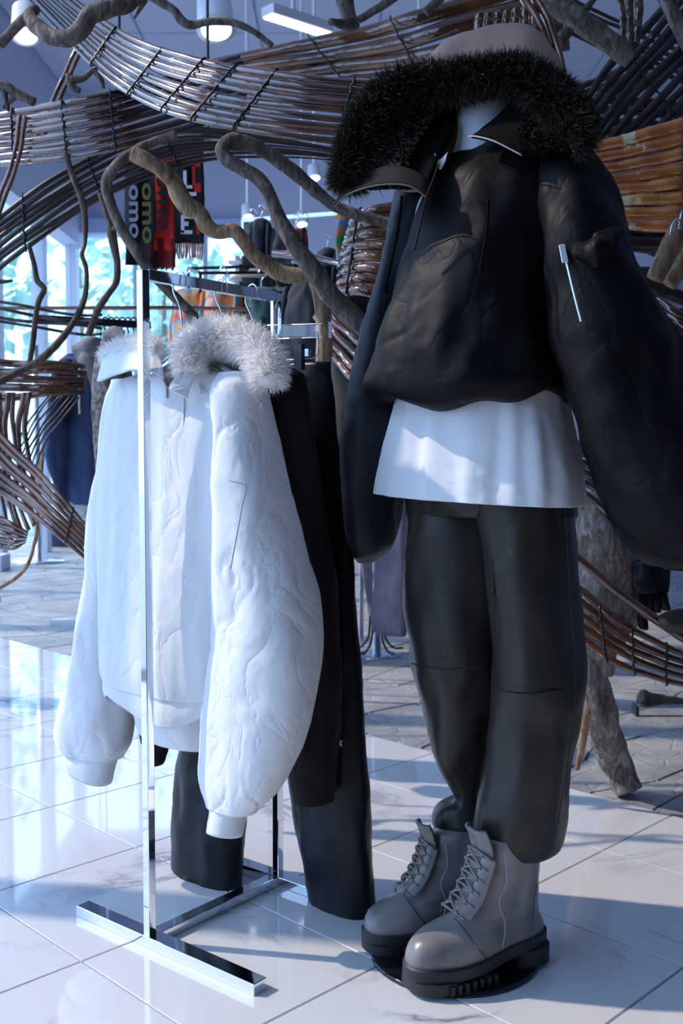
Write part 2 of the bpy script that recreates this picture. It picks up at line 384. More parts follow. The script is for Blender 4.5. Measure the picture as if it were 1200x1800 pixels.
band('blue-glinting bamboo band crossing the left edge below the driftwood loop',
     [(-80, 215, 3.5), (0, 196, 3.38), (90, 180, 3.28), (190, 160, 3.25), (300, 128, 3.35), (420, 90, 3.5)],
     [(-80, 300, 3.5), (0, 295, 3.38), (100, 284, 3.28), (200, 264, 3.25), (320, 232, 3.35), (440, 200, 3.5)], 8, M['bamboo_dark'], (.26, .45, .62), 2, 1.0, .15)
band('near-black arched bamboo band rising from the left edge and running behind the scarves',
     [(-80, 440, 3.5), (0, 372, 3.5), (60, 328, 3.5), (130, 288, 3.5), (200, 252, 3.5), (300, 222, 3.5), (430, 232, 3.5), (600, 262, 3.5), (760, 300, 3.5)],
     [(-60, 530, 3.5), (0, 475, 3.5), (70, 425, 3.5), (150, 370, 3.5), (240, 325, 3.5), (330, 292, 3.5), (430, 278, 3.5), (610, 286, 3.5), (760, 340, 3.5)], 8, M['bamboo_black'], (.22, .42, .62), 3, 1.0, .22)
band('wide brown bamboo planks slanting up to the right behind the hood',
     [(350, 108, 3.9), (480, 76, 3.8), (640, 42, 3.7), (760, 8, 3.6), (960, -60, 3.6)],
     [(430, 165, 3.9), (560, 158, 3.8), (700, 150, 3.7), (820, 130, 3.6), (1000, 90, 3.6)], 4, M['bamboo_brown'], (.35, .62), 4, 1.04, .08)
band('steep dark bamboo band at the upper right corner, glinting blue',
     [(1000, 215, 3.2), (1060, 120, 3.2), (1130, 40, 3.2), (1230, -80, 3.2)], [(1090, 290, 3.2), (1150, 240, 3.2), (1230, 160, 3.2), (1330, 60, 3.2)], 9, M['bamboo_black'], (.5,), 5, .9, .15)
band('level dark bamboo poles right of the fur hood', [(960, 160, 3.35), (1100, 168, 3.3), (1260, 180, 3.3)], [(960, 250, 3.35), (1100, 262, 3.3), (1260, 270, 3.3)], 5, M['bamboo_dark'], (), 6, .98, .05, thick=.5)
band('orange-lit bamboo band with gold flecks beside the black sleeve',
     [(960, 262, 2.9), (1040, 250, 2.85), (1120, 230, 2.82), (1200, 205, 2.8), (1290, 170, 2.8)], [(990, 380, 2.9), (1060, 398, 2.85), (1130, 406, 2.82), (1200, 410, 2.8), (1290, 405, 2.8)], 8, M['bamboo_warm_lit'], (.75,), 7, 1.06, .03)
band('black bamboo backing strips behind the orange-lit band', [(950, 258, 3.15), (1100, 240, 3.12), (1290, 200, 3.1)], [(980, 430, 3.15), (1100, 440, 3.12), (1290, 450, 3.1)], 7, M['bamboo_black'], (), 37, 1.1, .02)
band('dark bamboo poles slanting down right below the pale wood stubs', [(1080, 470, 3.0), (1140, 505, 2.95), (1200, 545, 2.9), (1280, 610, 2.9)], [(1120, 600, 3.0), (1160, 640, 2.95), (1210, 690, 2.9), (1280, 760, 2.9)], 7, M['bamboo_dark'], (), 8, .9, .15)
band('short dark bamboo band between the shirt and the black sleeve', [(960, 770, 2.9), (1020, 772, 2.9), (1060, 780, 2.9), (1120, 810, 2.9)], [(960, 840, 2.9), (1020, 870, 2.9), (1060, 905, 2.9), (1120, 980, 2.9)], 6, M['bamboo_dark'], (), 9, .9, .1)
band('brown bamboo hoop drooping to the right of the olive trousers',
     [(900, 930, 2.9), (960, 985, 2.9), (1015, 1025, 2.85), (1080, 1080, 2.8), (1140, 1115, 2.78), (1210, 1145, 2.76), (1300, 1160, 2.76)],
     [(920, 1030, 2.9), (975, 1085, 2.9), (1030, 1135, 2.85), (1090, 1175, 2.8), (1140, 1195, 2.78), (1210, 1212, 2.76), (1300, 1215, 2.76)], 5, M['bamboo_brown'], (.45, .6, .75), 10, .82, .10, thick=.5)
band('single slender dark bamboo pole above the drooping hoop', [(940, 910, 2.75), (1020, 975, 2.75), (1100, 1040, 2.75), (1220, 1125, 2.75)], [(932, 922, 2.75), (1013, 992, 2.75), (1092, 1058, 2.75), (1212, 1140, 2.75)], 1, M['bamboo_brown'], (), 12, .9, 0, name='bamboo_pole', thick=.8)
band('stacked curved bamboo slats with silver glints left of the black sleeve',
     [(618, 392, 3.0), (622, 380, 2.9), (650, 362, 2.82), (700, 352, 2.8), (780, 350, 2.86)], [(590, 530, 3.0), (596, 524, 2.9), (630, 520, 2.82), (690, 532, 2.8), (780, 540, 2.86)], 8, M['bamboo_brown'], (.42,), 13, 1.0, .03, thick=.4)
band('silvery dark bamboo slats curving down behind the chrome rack end',
     [(560, 470, 3.0), (600, 520, 2.92), (660, 570, 2.82), (740, 620, 2.75)], [(560, 590, 3.0), (590, 640, 2.92), (640, 690, 2.82), (720, 740, 2.75)], 6, M['bamboo_dark'], (), 14, .9, .12, thick=.6)
band('level dark bamboo rail with gold flecks at the left edge below the window', [(-60, 628, 3.1), (20, 630, 3.1), (80, 632, 3.1), (150, 640, 3.2)], [(-60, 705, 3.1), (20, 705, 3.1), (80, 700, 3.1), (150, 695, 3.2)], 5, M['bamboo_brown'], (), 15, .95, .15)
band('upright bamboo slats hanging at the left edge below the level rail', [(-50, 690, 3.05), (-40, 760, 3.05), (-10, 850, 3.0), (20, 960, 2.95)], [(60, 690, 3.05), (50, 760, 3.05), (62, 850, 3.0), (90, 900, 2.95)], 8, M['bamboo_brown'], (), 16, .85, .25)
band('dark bamboo band slanting down right beneath the denim jacket', [(-60, 680, 2.95), (0, 752, 2.95), (60, 815, 2.9), (110, 870, 2.85), (150, 918, 2.85), (210, 985, 2.85)], [(-60, 800, 2.95), (0, 870, 2.95), (50, 905, 2.9), (90, 935, 2.85), (145, 980, 2.85), (205, 1040, 2.85)], 7, M['bamboo_brown'], (.7,), 17, .95, .12)
band('crossed fine bamboo slats behind the denim sleeve', [(20, 790, 3.15), (60, 720, 3.15), (110, 660, 3.15)], [(60, 830, 3.15), (90, 770, 3.15), (140, 700, 3.15)], 7, M['bamboo_black'], (), 18, .45, .2)
band('thin dark bamboo rails across the window at the left edge', [(-60, 520, 3.3), (40, 533, 3.3), (130, 545, 3.3), (180, 550, 3.3)], [(-60, 560, 3.3), (40, 580, 3.3), (130, 590, 3.3), (180, 592, 3.3)], 4, M['bamboo_black'], (), 19, .5, .25)
band('long thin bamboo rail across the window behind the chrome rack', [(-755, 540, 4.0), (40, 538, 4.0), (200, 537, 4.0), (330, 537, 4.0), (440, 540, 4.0)], [(-755, 548, 4.0), (40, 546, 4.0), (200, 546, 4.0), (330, 546, 4.0), (440, 549, 4.0)], 1, M['bamboo_brown'], (), 20, .9, 0, name='bamboo_pole', thick=.9)
band('orange bamboo poles behind the upper left band, leaning right', [(60, 240, 3.6), (95, 160, 3.6), (125, 95, 3.6), (150, 40, 3.6)], [(80, 245, 3.6), (112, 170, 3.6), (140, 105, 3.6), (170, 50, 3.6)], 2, M['bamboo_brown'], (), 21, .9, 0)
band('two brown bamboo poles at the left edge under the blue-glinting band', [(-30, 400, 3.3), (0, 330, 3.3), (20, 270, 3.3), (30, 200, 3.3)], [(-10, 410, 3.3), (18, 335, 3.3), (38, 275, 3.3), (50, 205, 3.3)], 2, M['bamboo_brown'], (), 22, .9, 0)
band('bundle of thick dark brown bamboo poles bending down behind the hood', [(890, -30, 2.75), (925, 20, 2.75), (955, 80, 2.75), (985, 150, 2.75), (1010, 260, 2.75)], [(930, -30, 2.75), (962, 20, 2.75), (985, 80, 2.75), (1000, 145, 2.75), (1030, 260, 2.75)], 2, M['bamboo_brown'], (), 23, .95, .05, thick=.7)
band('row of short curled bamboo ends above the sunlit hood crown', [(835, 30, 2.76), (832, 50, 2.75), (836, 80, 2.75)], [(945, 10, 2.76), (945, 45, 2.75), (950, 80, 2.75)], 7, M['bamboo_brown'], (), 24, .95, .03, thick=.6)
band('dark band of bamboo crossing the top right behind the grey trunk', [(900, 10, 3.7), (1000, 60, 3.7), (1100, 110, 3.7), (1240, 170, 3.7)], [(960, -40, 3.7), (1040, 10, 3.7), (1130, 50, 3.7), (1260, 90, 3.7)], 6, M['bamboo_black'], (), 25, .7, .2)
band('brown bamboo poles leaning at the top right corner', [(1075, -40, 3.0), (1085, 20, 3.0), (1090, 70, 3.0)], [(1130, -40, 3.0), (1130, 20, 3.0), (1125, 75, 3.0)], 3, M['bamboo_brown'], (), 26, .95, .05)
band('reddish slanted bamboo strips seen above the level dark poles', [(985, 160, 3.9), (1060, 128, 3.9), (1140, 90, 3.9)], [(1000, 215, 3.9), (1080, 180, 3.9), (1160, 150, 3.9)], 4, M['bamboo_brown'], (), 27, .9, .1)
band('dark bamboo bundle filling the right edge behind the sleeve', [(1060, 400, 3.3), (1120, 420, 3.3), (1260, 440, 3.3)], [(1060, 700, 3.3), (1120, 740, 3.3), (1260, 780, 3.3)], 9, M['bamboo_black'], (), 28, .8, .3)
band('bamboo ropes curling at the bottom left under the upright slats', [(-60, 890, 2.9), (-20, 900, 2.88), (20, 915, 2.86), (50, 935, 2.86)], [(-60, 950, 2.9), (-20, 962, 2.88), (20, 968, 2.86), (45, 955, 2.86)], 5, M['bamboo_dark'], (), 29, .9, .1)

# ------------------------------------------------------------------ driftwood
def branch(label, pts, rad, m='driftwood', cat='driftwood', name='driftwood_branch', seed=0, n=70, seg=12, amp=.16, twigs=(), group='bare driftwood branches'):
    """pts (px,py,Y); rad in pixels at that depth"""
    rr = rad if hasattr(rad, '__len__') else [rad] * len(pts)
    P = cr([P3(p) for p in pts], n)
    R = [v.x for v in cr([(r * p[2] / F, 0, 0) for r, p in zip(rr, pts)], n)]
    def tube(PP, RR, nm, par, sd):
        mm = MB(); mm.tube(PP, RR, seg); k = len(PP)
        for i in range(k):
            for j in range(seg):
                v = mm.v[i * seg + j]; q = Vector((v.x * 30, v.y * 30, v.z * 14)) + Vector((sd, 0, 0))
                d = (v - PP[i]); mm.v[i * seg + j] = PP[i] + d * (1 + amp * noise.noise(q) + amp * .8 * noise.noise(q * .35))
        o = mm.build(nm, M[m], par, True); return o
    if not twigs:
        o = tube(P, R, name, None, seed * 3.1); return tag(o, label, cat, group)
    t = empty(name, label, cat, group); tube(P, R, 'stem', t, seed * 3.1)
    for tw, tr_ in twigs:
        Q = cr([P3(p) for p in tw], 26); r0 = tr_ * tw[0][2] / F
        tube(Q, [r0 * (1 - .55 * i / 25) for i in range(26)], 'twig', t, seed)
    return t
branch('thick grey driftwood loop curling round the bamboo at the top left', [(0, 78, 3.05), (30, 45, 3.02), (60, 18, 3.0), (52, 26, 2.98), (62, 44, 2.95), (90, 64, 2.92), (125, 66, 2.9), (145, 48, 2.9), (160, 26, 2.9), (195, 14, 2.92), (225, 8, 2.95), (245, -20, 3.0)], [9, 9, 9, 10, 13, 14, 15, 15, 15, 14, 13, 12], n=110, seed=1,
       twigs=[([(240, 5, 2.95), (255, 0, 2.97), (235, 32, 3.0)], 6)])
branch('thin brown branch dropping into the frame right of the driftwood loop', [(262, -10, 3.1), (285, 5, 3.1), (305, 18, 3.1), (318, 35, 3.1), (335, 44, 3.1), (370, 38, 3.1), (410, 40, 3.1), (445, 55, 3.1), (478, 80, 3.1)], [8, 7, 7, 8, 7, 6, 6, 5, 5], seed=2)
branch('twisting driftwood branch with a sawn end, wound in front of the scarves', [(233, 270, 2.62), (255, 280, 2.62), (280, 296, 2.64), (303, 318, 2.68), (316, 345, 2.7), (330, 362, 2.7), (350, 375, 2.7), (362, 396, 2.7), (382, 408, 2.7), (410, 405, 2.7), (428, 425, 2.7), (445, 448, 2.72), (475, 470, 2.74), (505, 484, 2.75), (545, 482, 2.75)], [15, 14, 13, 14, 16, 16, 15, 14, 13, 13, 13, 13, 14, 14, 12], seed=3, m='driftwood_warm', n=130)
branch('pale orange upright driftwood stub ending over the leather trousers', [(548, 478, 2.76), (562, 510, 2.76), (568, 555, 2.76), (570, 600, 2.76), (568, 637, 2.76)], [10, 13, 14, 14, 14], m='driftwood_warm', seed=4, n=40)
branch('long bent driftwood branch passing behind the chrome rack corner', [(310, 235, 2.85), (270, 250, 2.85), (235, 268, 2.82), (205, 290, 2.8), (188, 318, 2.8), (192, 350, 2.8), (210, 395, 2.8), (235, 435, 2.8), (262, 475, 2.82), (300, 515, 2.85), (345, 560, 2.9)], [7, 8, 9, 9, 10, 10, 9, 9, 9, 9, 8], seed=5, n=90)
branch('hairpin driftwood branch doubling back beside the fur hood', [(690, 395, 2.75), (600, 368, 2.75), (560, 340, 2.75), (520, 305, 2.72), (480, 275, 2.7), (445, 256, 2.68), (410, 246, 2.66), (390, 260, 2.65), (398, 280, 2.65), (425, 296, 2.65), (455, 315, 2.65), (475, 345, 2.65), (490, 385, 2.65), (515, 425, 2.65), (550, 475, 2.66), (590, 530, 2.68), (640, 575, 2.7), (700, 620, 2.72)], [9, 10, 11, 12, 12, 12, 12, 12, 13, 13, 13, 13, 14, 15, 16, 18, 19, 18], seed=6, n=150)
branch('slender twig curving down over the window, left of the scarves', [(115, 270, 3.0), (128, 310, 3.0), (145, 355, 3.0), (150, 395, 3.0), (149, 430, 3.0), (144, 448, 3.0), (151, 470, 3.0), (152, 500, 3.0), (145, 535, 3.0), (120, 580, 2.95), (80, 625, 2.9), (40, 650, 2.9), (-20, 680, 2.85)], [5, 5, 6, 5, 3.5, 4, 4, 4, 5, 6, 7, 6, 6], m='twig', seed=7, n=100)
branch('leftmost crooked twig over the window', [(50, 430, 3.0), (60, 465, 3.0), (65, 492, 3.0), (77, 508, 3.0), (68, 530, 3.0), (62, 560, 3.0), (58, 600, 3.0), (52, 640, 3.0)], [4, 4, 5, 5, 5, 5, 5, 5], m='twig', seed=8, twigs=[([(-20, 493, 3.0), (5, 495, 3.0), (22, 493, 3.0)], 5)])
branch('forked twig over the window just left of the long bent branch', [(176, 340, 2.95), (186, 370, 2.95), (194, 395, 2.95), (196, 410, 2.95), (202, 440, 2.95), (206, 465, 2.95), (204, 495, 2.95), (190, 518, 2.95), (172, 545, 2.95), (155, 590, 2.95)], [5, 6, 7, 8, 7, 6, 6, 6, 6, 6], m='twig', seed=9, twigs=[([(196, 408, 2.95), (204, 398, 2.93), (205, 390, 2.9)], 5)])
branch('stout broken driftwood stub hanging from the top centre', [(600, -30, 3.3), (606, 0, 3.3), (614, 30, 3.3), (622, 50, 3.3)], [17, 16, 13, 12], seed=10, n=30, twigs=[([(615, 42, 3.28), (600, 42, 3.2), (582, 38, 3.12)], 12)])
branch('thin bark stick leaning from the top centre stub to the right', [(630, 35, 3.3), (665, 14, 3.3), (710, -15, 3.3)], [7, 7, 7], seed=11, n=24)
branch('short grey stick poking from the bamboo planks left of the sunlit crown', [(748, 22, 3.0), (762, 8, 3.0), (785, -15, 3.0)], [8, 8, 8], seed=12, n=20)
branch('thick grey speckled trunk slanting across the top right', [(940, -20, 2.85), (985, 12, 2.82), (1030, 45, 2.8), (1080, 80, 2.8), (1110, 105, 2.8)], [20, 20, 20, 18, 16], seed=13, m='driftwood', n=40, twigs=[([(980, 75, 2.86), (1010, 40, 2.86), (1050, -10, 2.86)], 11)])
branch('brown leaning pole at the very top right corner', [(1150, -40, 2.7), (1180, 20, 2.7), (1215, 90, 2.7)], [14, 13, 12], seed=14, m='driftwood', n=24)
branch('knotty grey driftwood knuckle at the left edge beside the bamboo', [(-30, 160, 3.05), (5, 150, 3.05), (30, 165, 3.05), (60, 180, 3.05)], [9, 9, 10, 8], seed=15, n=30, twigs=[([(5, 152, 3.05), (10, 175, 3.05), (15, 195, 3.05)], 7), ([(30, 166, 3.05), (18, 178, 3.05), (5, 190, 3.05)], 6)])
branch('small forked driftwood piece tucked between the two upper left bands', [(120, 130, 3.3), (125, 150, 3.3), (140, 160, 3.3)], [5, 6, 5], seed=16, n=24, twigs=[([(125, 140, 3.3), (145, 138, 3.3), (165, 122, 3.3)], 8), ([(165, 122, 3.3), (178, 140, 3.3), (182, 155, 3.3)], 6)])
branch('big weathered upright trunk behind the olive trousers', [(1035, 870, 3.05), (1050, 930, 3.05), (1070, 1000, 3.05), (1060, 1080, 3.05), (1045, 1130, 3.0), (1040, 1180, 3.0)], [55, 62, 62, 58, 44, 38], seed=17, m='driftwood_pale', name='weathered_stump', n=60, seg=20, amp=.22, group='driftwood on the floor')
tk = gnd(1108, 1400)
branch('broken driftwood post leaning down onto the stone floor', [(1010, 1120, 2.98), (1035, 1200, 2.97), (1058, 1280, 2.98), (1085, 1345, tk.y + .02), (1106, 1392, tk.y)], [28, 33, 32, 27, 26], seed=18, m='driftwood_pale', name='driftwood_post', n=60, seg=18, amp=.2, group='driftwood on the floor')
g = gnd(1160, 1250)
branch('dark log lying on the stone floor at the right edge', [(1124, 1228, g.y + .05), (1160, 1238, g.y + .05), (1260, 1252, g.y + .05)], [17, 17, 17], seed=19, m='twig', name='log', n=30, seg=16, amp=.15, group='driftwood on the floor')
branch('pale sawn wood stub at the right edge under the orange-lit bamboo', [(1195, 400, 2.62), (1175, 440, 2.62), (1150, 490, 2.62)], [17, 17, 17], seed=20, m='driftwood_warm', name='wood_stub', n=24, group='pale wood stubs')
branch('second pale wood stub behind the sawn one at the right edge', [(1225, 420, 2.68), (1195, 470, 2.68), (1175, 500, 2.68)], [15, 16, 16], seed=21, m='driftwood_warm', name='wood_stub', n=24, group='pale wood stubs')
branch('thin cane trailing to the floor at the left edge', [(78, 760, 3.4), (72, 830, 3.4), (66, 900, 3.4), (62, 950, 3.4), (40, 1005, 3.4), (-20, 1045, 3.4)], [3.5, 3.5, 3.5, 3.5, 3.5, 3.5], m='driftwood_warm', seed=22, name='cane', n=50)
branch('rusty thin stake on the floor behind the olive trouser leg', [(1030, 1250, 2.9), (1024, 1300, 2.92), (1014, 1352, 2.95)], [8, 7, 5], m='driftwood_warm', seed=23, name='stake', n=24)

# ------------------------------------------------------------------ cloth helpers
def frame(phi):
    """phi: how far the garment's front turns to the left of the camera. S = garment's left-hand side, f = its front"""
    return Vector((math.cos(phi), -math.sin(phi), 0)), Vector((-math.sin(phi), -math.cos(phi), 0))
def sil_rings(rows, phi, n, seg, ex=2.3):
    """rows (pxL, pxR, py, Y, b): silhouette seen from the camera at depth Y, front-back half depth b -> world rings"""
    S, f = frame(phi); out = []
    rows5 = [Vector(r) if False else r for r in rows]
    A = cr([(r[0], r[1], r[2]) for r in rows5], n); Bq = cr([(r[3], r[4], 0) for r in rows5], n)
    for i in range(n):
        l, r_, y = A[i]; Y, b, _ = Bq[i]
        c = at((l + r_) / 2, y, Y); w = abs(r_ - l) / 2 / F * Y
        d = Vector((c.x, c.y, 0)).normalized(); p = Vector((d.y, -d.x, 0))
        sp = S.dot(p); fp = f.dot(p)
        b = min(b, .85 * w / max(abs(fp), .2)); a = math.sqrt(max(w * w - (b * fp) ** 2, (w * .3) ** 2)) / max(abs(sp), .2)
        ring = []
        for j in range(seg):
            t = 2 * math.pi * j / seg; ct, st = math.cos(t), math.sin(t)
            ring.append(c + S * (a * math.copysign(abs(ct) ** (2 / ex), ct)) + f * (b * math.copysign(abs(st) ** (2 / ex), st)))
        out.append((c, ring))
    return out
def cloth(name, rows, phi, mt, parent, n=70, seg=72, fold=.010, fscale=(14, 14, 5), crump=.004, cscale=22, seed=0, hem=None, cap=(True, False), ex=2.3, taper=True, extra=None, th=.003, crease=.002):
    R = sil_rings(rows, phi, n, seg, ex); rings = []
    sd = Vector((seed * 5.7, seed * 2.3, seed))
    for i, (c, ring) in enumerate(R):
        v = i / (n - 1); row = []
        for j, p in enumerate(ring):
            d = (p - c); d.z = 0; L = d.length; dn = d / L if L > 1e-6 else Vector((1, 0, 0))
            q = Vector((p.x * fscale[0], p.y * fscale[1], p.z * fscale[2])) + sd
            k = fold * fbm(q, 2); w2 = noise.ridged_multi_fractal(p * cscale + sd, 1.0, 2.0, 3, 1.0, 2.0) - 1.0
            k += crump * w2
            if crease:
                qc = Vector((p.x * 12 + p.z * 5, p.y * 12, p.z * 8 - p.x * 4)) + sd
                mk = smooth01(.35 + 1.3 * noise.noise(qc * .45 + Vector((7, 3, 1))))
                k += crease * (.8 * noise.noise(qc * .55) - mk * 1.1 * math.exp(-abs(noise.noise(qc)) * 22))
            if extra: k += extra(i / (n - 1), 2 * math.pi * j / seg, p)
            z = 0
            if hem: z = hem(v, 2 * math.pi * j / seg, p)
            row.append(p + dn * min(k, .5 * L + .02) + Vector((0, 0, z)))
        rings.append(row)
    m = MB(); m.rings(rings, False)
    if cap[0]:
        c = R[0][0]; k = len(m.v); m.v.append(c + Vector((0, 0, .004)))
        m.f += [(k, (j + 1) % seg, j) for j in range(seg)]
    if cap[1]:
        c = R[-1][0]; o = (n - 1) * seg; k = len(m.v); m.v.append(c)
        m.f += [(k, o + j, o + (j + 1) % seg) for j in range(seg)]
    o = m.build(name, mt, parent, True); solid(o, th, -1); return o
def sheet(name, rowsP, mt, parent, nu=40, nv=16, th=.004, amp=.003, sc=25, smooth=True):
    """patch lofted through rows of world points"""
    rows = [cr(r, nu) for r in rowsP]; cols = [cr([rows[k][i] for k in range(len(rows))], nv) for i in range(nu)]
    m = MB(); vs = [cols[i][j] for j in range(nv) for i in range(nu)]
    vs = [p + Vector((noise.noise(p * sc), noise.noise(p * sc + Vector((9, 0, 0))), noise.noise(p * sc + Vector((0, 9, 0))))) * amp for p in vs]
    m.add(vs, [(j * nu + i, j * nu + i + 1, (j + 1) * nu + i + 1, (j + 1) * nu + i) for j in range(nv - 1) for i in range(nu - 1)])
    o = m.build(name, mt, parent, smooth); solid(o, th, 0); return o
def line(name, pts, r, mt, parent, n=30, seg=6):
    m = MB(); m.tube(cr(pts, n), r, seg); return m.build(name, mt, parent, True)
def fur(name, samples, length, mt, parent, width=.0016, seed=0, curl=.5, droop=.3):
    """samples: list of (pos, normal); each a thin tapering bent blade"""
    rnd = random.Random(seed); m = MB(); V = []; Fc = []
    for p, nrm in samples:
        L = length * rnd.uniform(.55, 1.25)
        d = (nrm + Vector((rnd.gauss(0, 1), rnd.gauss(0, 1), rnd.gauss(0, 1))) * .33 * curl + Vector((0, 0, -droop * .5))).normalized()
        d2 = (d + Vector((rnd.gauss(0, 1), rnd.gauss(0, 1), rnd.gauss(0, 1))) * .35 * curl + Vector((0, 0, -droop))).normalized()
        w = d.orthogonal().normalized(); w = (w * math.cos(rnd.uniform(0, 6.28)) + d.cross(w) * math.sin(rnd.uniform(0, 6.28))) * width
        a = p + d * L * .55; b = a + d2 * L * .45; k = len(V)
        V += [p - w, p + w, a + w * .7, a - w * .7, b]; Fc += [(k, k + 1, k + 2, k + 3), (k + 3, k + 2, k + 4)]
    o = mesh(name, V, Fc, mt, parent, True); tag(o, kind='stuff'); return o
def tube_samples(path, radii, n, rnd, ang=None):
    """random points on the tube around path (world pts)"""
    P = cr(path, 120); R = [v.x for v in cr([(r, 0, 0) for r in radii], 120)]; out = []
    for _ in range(n):
        t = rnd.uniform(0, 118.9); i = int(t); f = t - i; c = P[i].lerp(P[i + 1], f); tg = (P[i + 1] - P[i]).normalized()
        u = tg.orthogonal().normalized(); v = tg.cross(u); a = rnd.uniform(0, 6.283)
        nn = u * math.cos(a) + v * math.sin(a); out.append((c + nn * (R[i] * .75), nn))
    return out, P, R

# ------------------------------------------------------------------ chrome rack
PHR = math.radians(39.0)
RA, Rf = frame(PHR); RB = -Rf                      # RB runs from the near post to the far post
N0 = Vector((-.398, 2.104, 0)); LEN = .393; F0 = N0 + RB * LEN
TOPZ = 1.385
rk = empty('clothes_rack', 'small chrome square-tube clothes rack holding the white jacket', 'clothes rack')
PW = .0185
def cbar(name, a, b, w, h, up=(0, 0, 1)):
    m = MB(); m.bar(a, b, w, h, up); return bevel(m.build(name, M['chrome'], rk), .0012)
Z = lambda z: Vector((0, 0, z))
cbar('post', N0 + Z(.022), N0 + Z(TOPZ), PW, PW, RB); cbar('post', F0 + Z(.022), F0 + Z(TOPZ), PW, PW, RB)
cbar('top_rail', N0 + Z(TOPZ - PW / 2) + RB * PW / 2, F0 + Z(TOPZ - PW / 2) - RB * PW / 2, PW, PW + .004)
cbar('cross_bar', N0 + Z(.0115) + RB * .018, F0 + Z(.0115) - RB * .018, .03, .021)
cbar('foot', N0 + Z(.0115) - RA * .225, N0 + Z(.0115) + RA * .315, .036, .023); cbar('foot', F0 + Z(.0115) - RA * .20, F0 + Z(.0115) + RA * .335, .036, .023)
def rail(s, z=0): return N0 + RB * (LEN * s) + Z(TOPZ + z)
def hanger(label, s, wide, mt, clip=False, drop=.17):
    t = empty('clothes_hanger', label, 'hanger', 'hangers on the chrome rack'); c = rail(s)
    pts = [c + RA * (.018 * math.cos(a)) + Z(-.012 + .022 * math.sin(a)) for a in [math.radians(x) for x in range(-30, 200, 20)]]
    pts += [c - RA * .020 + Z(-.03), c + RA * .004 + Z(-.075), c + RA * .004 + Z(-drop + .02)]
    m = MB(); m.tube(cr(pts, 40), .0017, 8); m.build('hook', M['silver'], t, True)
    m = MB(); base = c + Z(-drop)
    m.tube(cr([base - RA * wide + Z(-.05), base - RA * wide * .5 + Z(-.012), base + Z(.018), base + RA * wide * .5 + Z(-.012), base + RA * wide + Z(-.05)], 30), [.006 + .009 * math.sin(math.pi * i / 29) for i in range(30)], 10)
    m.build('arm', mt, t, True); return t
hanger('clear plastic hanger under the white jacket hood', .25, .17, M['acrylic'])
hanger('clear hanger holding the black jacket, second along the chrome rail', .56, .16, M['acrylic'])

# white jacket
M['white_seam'] = mat('white_seam', (.46, .49, .54), .8)
wj = empty('white_jacket', 'white bomber jacket with fluffy white fur hood on the chrome rack', 'jacket')
YJ = 2.23
cloth('body', [(235, 395, 655, YJ, .03), (205, 425, 668, YJ, .05), (186, 440, 715, YJ, .066), (178, 436, 800, YJ, .07), (172, 425, 950, YJ, .074), (170, 412, 1100, YJ, .074), (172, 400, 1180, YJ, .072), (180, 385, 1212, YJ, .066)], PHR, M['white_cloth'], wj,
      n=110, seg=140, fold=.008, fscale=(14, 14, 2.5), crump=.001, crease=.0028, cscale=12, seed=1, ex=2.5)
cloth('hem_band', [(184, 382, 1188, YJ, .060), (178, 388, 1225, YJ, .066), (182, 386, 1246, YJ, .064)], PHR, M['white_rib'], wj, n=12, seg=96, crease=0, fold=.008, fscale=(14, 14, 2.5), crump=.001, cap=(False, False), seed=1,
      hem=lambda v, t, p: .018 * math.sin(t * 3 + 1))
cloth('back_panel', [(215, 385, 1190, YJ + .06, .05), (222, 380, 1240, YJ + .06, .055), (248, 372, 1292, YJ + .05, .045), (262, 366, 1308, YJ + .05, .04)], PHR, M['white_cloth'], wj, n=30, seg=72, fold=.010, crump=.003, cap=(True, True), seed=4)
# sleeves: far one (photo left) and near one (photo right)
cloth('sleeve', [(195, 250, 668, YJ + .17, .035), (180, 262, 720, YJ + .18, .06), (166, 255, 850, YJ + .19, .075), (148, 248, 1000, YJ + .20, .08), (126, 236, 1150, YJ + .21, .08), (106, 232, 1250, YJ + .21, .075), (98, 226, 1300, YJ + .21, .065), (110, 214, 1325, YJ + .21, .055)], PHR, M['white_cloth'], wj, n=80, seg=64, fold=.010, crump=.001, crease=.003, seed=2)
cloth('cuff', [(116, 208, 1318, YJ + .21, .045), (114, 200, 1342, YJ + .21, .043), (122, 196, 1364, YJ + .21, .041)], PHR, M['white_rib'], wj, n=10, seg=48, crease=0, fold=.004, crump=.001, cap=(False, True), seed=2, hem=lambda v, t, p: -.010 * math.cos(t) * v)
cloth('sleeve', [(385, 440, 655, YJ - .13, .03), (372, 462, 690, YJ - .14, .055), (378, 490, 770, YJ - .14, .075), (376, 515, 880, YJ - .15, .085), (372, 540, 1000, YJ - .15, .09), (368, 562, 1120, YJ - .15, .09), (360, 556, 1200, YJ - .15, .085), (354, 530, 1300, YJ - .15, .075), (350, 492, 1375, YJ - .15, .06), (362, 455, 1420, YJ - .15, .045)], PHR, M['white_cloth'], wj,
      n=150, seg=120, fold=.009, fscale=(7, 7, 4), crump=.0012, crease=.0050, cscale=16, seed=3)
cloth('cuff', [(372, 440, 1412, YJ - .15, .036), (368, 432, 1440, YJ - .15, .035), (364, 426, 1466, YJ - .15, .034)], PHR, M['white_rib'], wj, n=10, seg=48, crease=0, fold=.003, crump=.001, cap=(False, True), seed=3, hem=lambda v, t, p: .006 * math.sin(t) * v)
